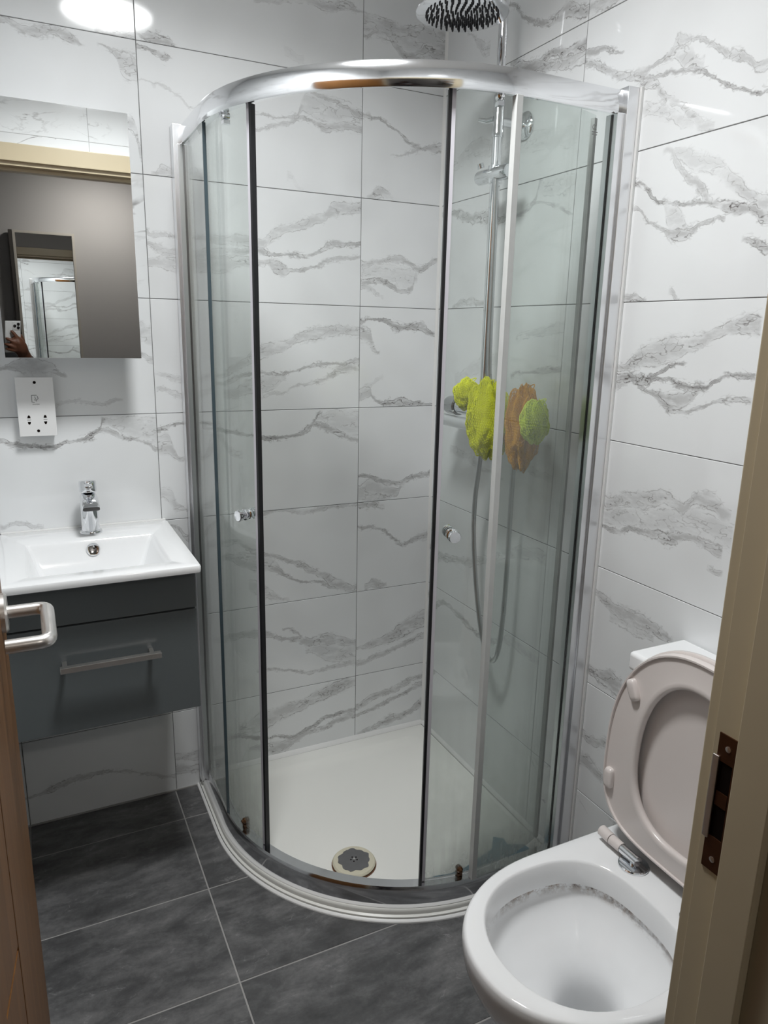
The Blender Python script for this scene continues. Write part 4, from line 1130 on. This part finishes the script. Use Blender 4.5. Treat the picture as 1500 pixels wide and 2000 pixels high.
def capsule_chain(bm, pts, rads, n=14):
    P = smooth_path(pts, 2)
    m_ = len(P); RR = []
    for i in range(m_):
        f = i/(m_-1)*(len(rads)-1); k = min(int(f), len(rads)-2); RR.append(rads[k]+(rads[k+1]-rads[k])*(f-k))
    add_tube(bm, P, RR, n)
    for p, r in ((P[0], RR[0]), (P[-1], RR[-1])):
        t = bmesh.ops.create_icosphere(bm, subdivisions=2, radius=r*.985)
        bmesh.ops.translate(bm, verts=t['verts'], vec=p)
def remeshed(name, bm, mat, parent, vox, it=6):
    o = obj(name, bm, mat, parent, 180)
    m_ = o.modifiers.new('remesh', 'REMESH'); m_.mode = 'VOXEL'; m_.voxel_size = vox; m_.use_smooth_shade = True
    s_ = o.modifiers.new('smooth', 'SMOOTH'); s_.iterations = it; s_.factor = .5
    return o
pe = tag(empty('person', (-1.50, -2.42, 0)), 'person in a black jacket holding up a white phone, seen in the mirror', 'person')
# body: head, neck, arms and hands as one surface
WR = ph_pt(.030, -.135, -.022)                  # right wrist, below and right of the phone
bm = bmesh.new()
capsule_chain(bm, [WR, ph_pt(.004, -.105, -.002), ph_pt(-.012, -.075, .004)], [.026, .034, .026])                    # palm across the phone's back
capsule_chain(bm, [ph_pt(-.002, -.098, .008), ph_pt(-.012, -.080, .017)], [.022, .018])
capsule_chain(bm, [ph_pt(*q) for q in [(-.002, -.080, .012), (-.014, -.058, .016), (-.026, -.040, .009), (-.034, -.030, .001)]], [.0098, .0088, .0078], 10)
capsule_chain(bm, [ph_pt(*q) for q in [(-.012, -.092, .012), (-.030, -.078, .018), (-.046, -.068, .010), (-.056, -.064, -.001)]], [.0100, .0088, .0078], 10)
capsule_chain(bm, [ph_pt(*q) for q in [(-.014, -.106, .012), (-.034, -.098, .018), (-.052, -.092, .008), (-.061, -.090, -.004)]], [.0098, .0085, .0075], 10)
capsule_chain(bm, [ph_pt(*q) for q in [(-.012, -.120, .008), (-.030, -.117, .014), (-.047, -.114, .006), (-.056, -.113, -.004)]], [.0090, .0078, .0068], 10)
capsule_chain(bm, [ph_pt(*q) for q in [(.022, -.112, -.012), (.030, -.088, -.016), (.024, -.066, -.022), (.014, -.054, -.024)]], [.0115, .0105, .0085], 10)
EL = Vector((-1.115, -2.36, 1.055)); SHD = Vector((-1.345, -2.47, 1.345))
capsule_chain(bm, [WR, WR*.5+EL*.5, EL], [.026, .034, .040])
capsule_chain(bm, [EL, (EL+SHD)/2, SHD], [.040, .046, .055])
SL = Vector((-1.675, -2.47, 1.345)); EL2 = Vector((-1.74, -2.46, 1.06)); WL2 = Vector((-1.73, -2.36, .83))
capsule_chain(bm, [SL, (SL+EL2)/2, EL2], [.055, .046, .040]); capsule_chain(bm, [EL2, (EL2+WL2)/2, WL2], [.040, .034, .025])
capsule_chain(bm, [WL2, WL2+Vector((.005, .02, -.06)), WL2+Vector((.01, .03, -.10))], [.03, .036, .028])
for k in range(4):
    b0 = WL2+Vector((-.018+.013*k, .03, -.09)); capsule_chain(bm, [b0, b0+Vector((.003, .012, -.035)), b0+Vector((.006, .006, -.068+.006*abs(k-1)))], [.0095, .0088, .0075], 8)
capsule_chain(bm, [WL2+Vector((.02, .03, -.04)), WL2+Vector((.035, .05, -.07)), WL2+Vector((.036, .055, -.095))], [.011, .0105, .008], 8)
capsule_chain(bm, [(-1.51, -2.46, 1.36), (-1.51, -2.45, 1.46)], [.056, .052])
for dz, r in ((1.545, .078), (1.60, .082), (1.505, .066)):
    t = bmesh.ops.create_icosphere(bm, subdivisions=3, radius=r); bmesh.ops.translate(bm, verts=t['verts'], vec=(-1.51, -2.43+(.006 if dz < 1.53 else 0), dz))
capsule_chain(bm, [(-1.51, -2.358, 1.575), (-1.51, -2.340, 1.545)], [.010, .014], 8)      # nose
for sx_ in (-1, 1):
    capsule_chain(bm, [(-1.51+sx_*.078, -2.44, 1.575), (-1.51+sx_*.082, -2.44, 1.535)], [.014, .010], 8)
capsule_chain(bm, [(-1.51, -2.46, 1.30), (-1.51, -2.46, 1.0)], [.11, .11])
body = remeshed('body', bm, MT['skin'], pe, .0045, 8)
bm = bmesh.new()
CU = WR*.78+EL*.22
capsule_chain(bm, [CU, CU*.5+EL*.5, EL], [.040, .047, .053]); capsule_chain(bm, [EL, (EL+SHD)/2, SHD], [.053, .060, .072])
CU2 = WL2*.9+EL2*.1
capsule_chain(bm, [SL, (SL+EL2)/2, EL2], [.072, .060, .053]); capsule_chain(bm, [EL2, (EL2+CU2)/2, CU2], [.053, .047, .040])
capsule_chain(bm, [SHD, (-1.51, -2.47, 1.37), SL], [.072, .085, .072])
for x_ in (-1.60, -1.51, -1.42):
    capsule_chain(bm, [(x_, -2.46, 1.30), (x_, -2.46, 1.10), (x_, -2.46, .86)], [.115, .105, .115])
remeshed('jacket', bm, MT['jacket'], body, .010, 6)
bm = bmesh.new()
for s_ in (-1, 1):
    capsule_chain(bm, [(-1.51+s_*.075, -2.46, .88), (-1.51+s_*.09, -2.45, .50), (-1.51+s_*.095, -2.47, .07)], [.105, .072, .055])
remeshed('trousers', bm, MT['trousers'], body, .010, 4)
for s_ in (-1, 1):
    bm = bmesh.new(); capsule_chain(bm, [(-1.51+s_*.095, -2.50, .045), (-1.51+s_*.10, -2.40, .042), (-1.51+s_*.105, -2.31, .036)], [.040, .042, .034])
    for v in bm.verts: v.co.z = max(v.co.z, .002)
    obj('shoe', bm, MT['jacket'], body, 180)
bm = bmesh.new()
t = bmesh.ops.create_icosphere(bm, subdivisions=4, radius=.092)
for v in bm.verts:
    v.co += Vector((-1.51, -2.440, 1.600))
bmesh.ops.delete(bm, geom=[v for v in bm.verts if v.co.y > -2.385 and v.co.z < 1.635 or v.co.z < 1.545], context='VERTS')
obj('hair', bm, MT['jacket'], body, 180)
for s_ in (-1, 1):
    bm = bmesh.new(); t = bmesh.ops.create_icosphere(bm, subdivisions=2, radius=.011); bmesh.ops.translate(bm, verts=t['verts'], vec=(-1.51+s_*.031, -2.360, 1.580)); obj('eye', bm, MT['plastic'], body, 180)
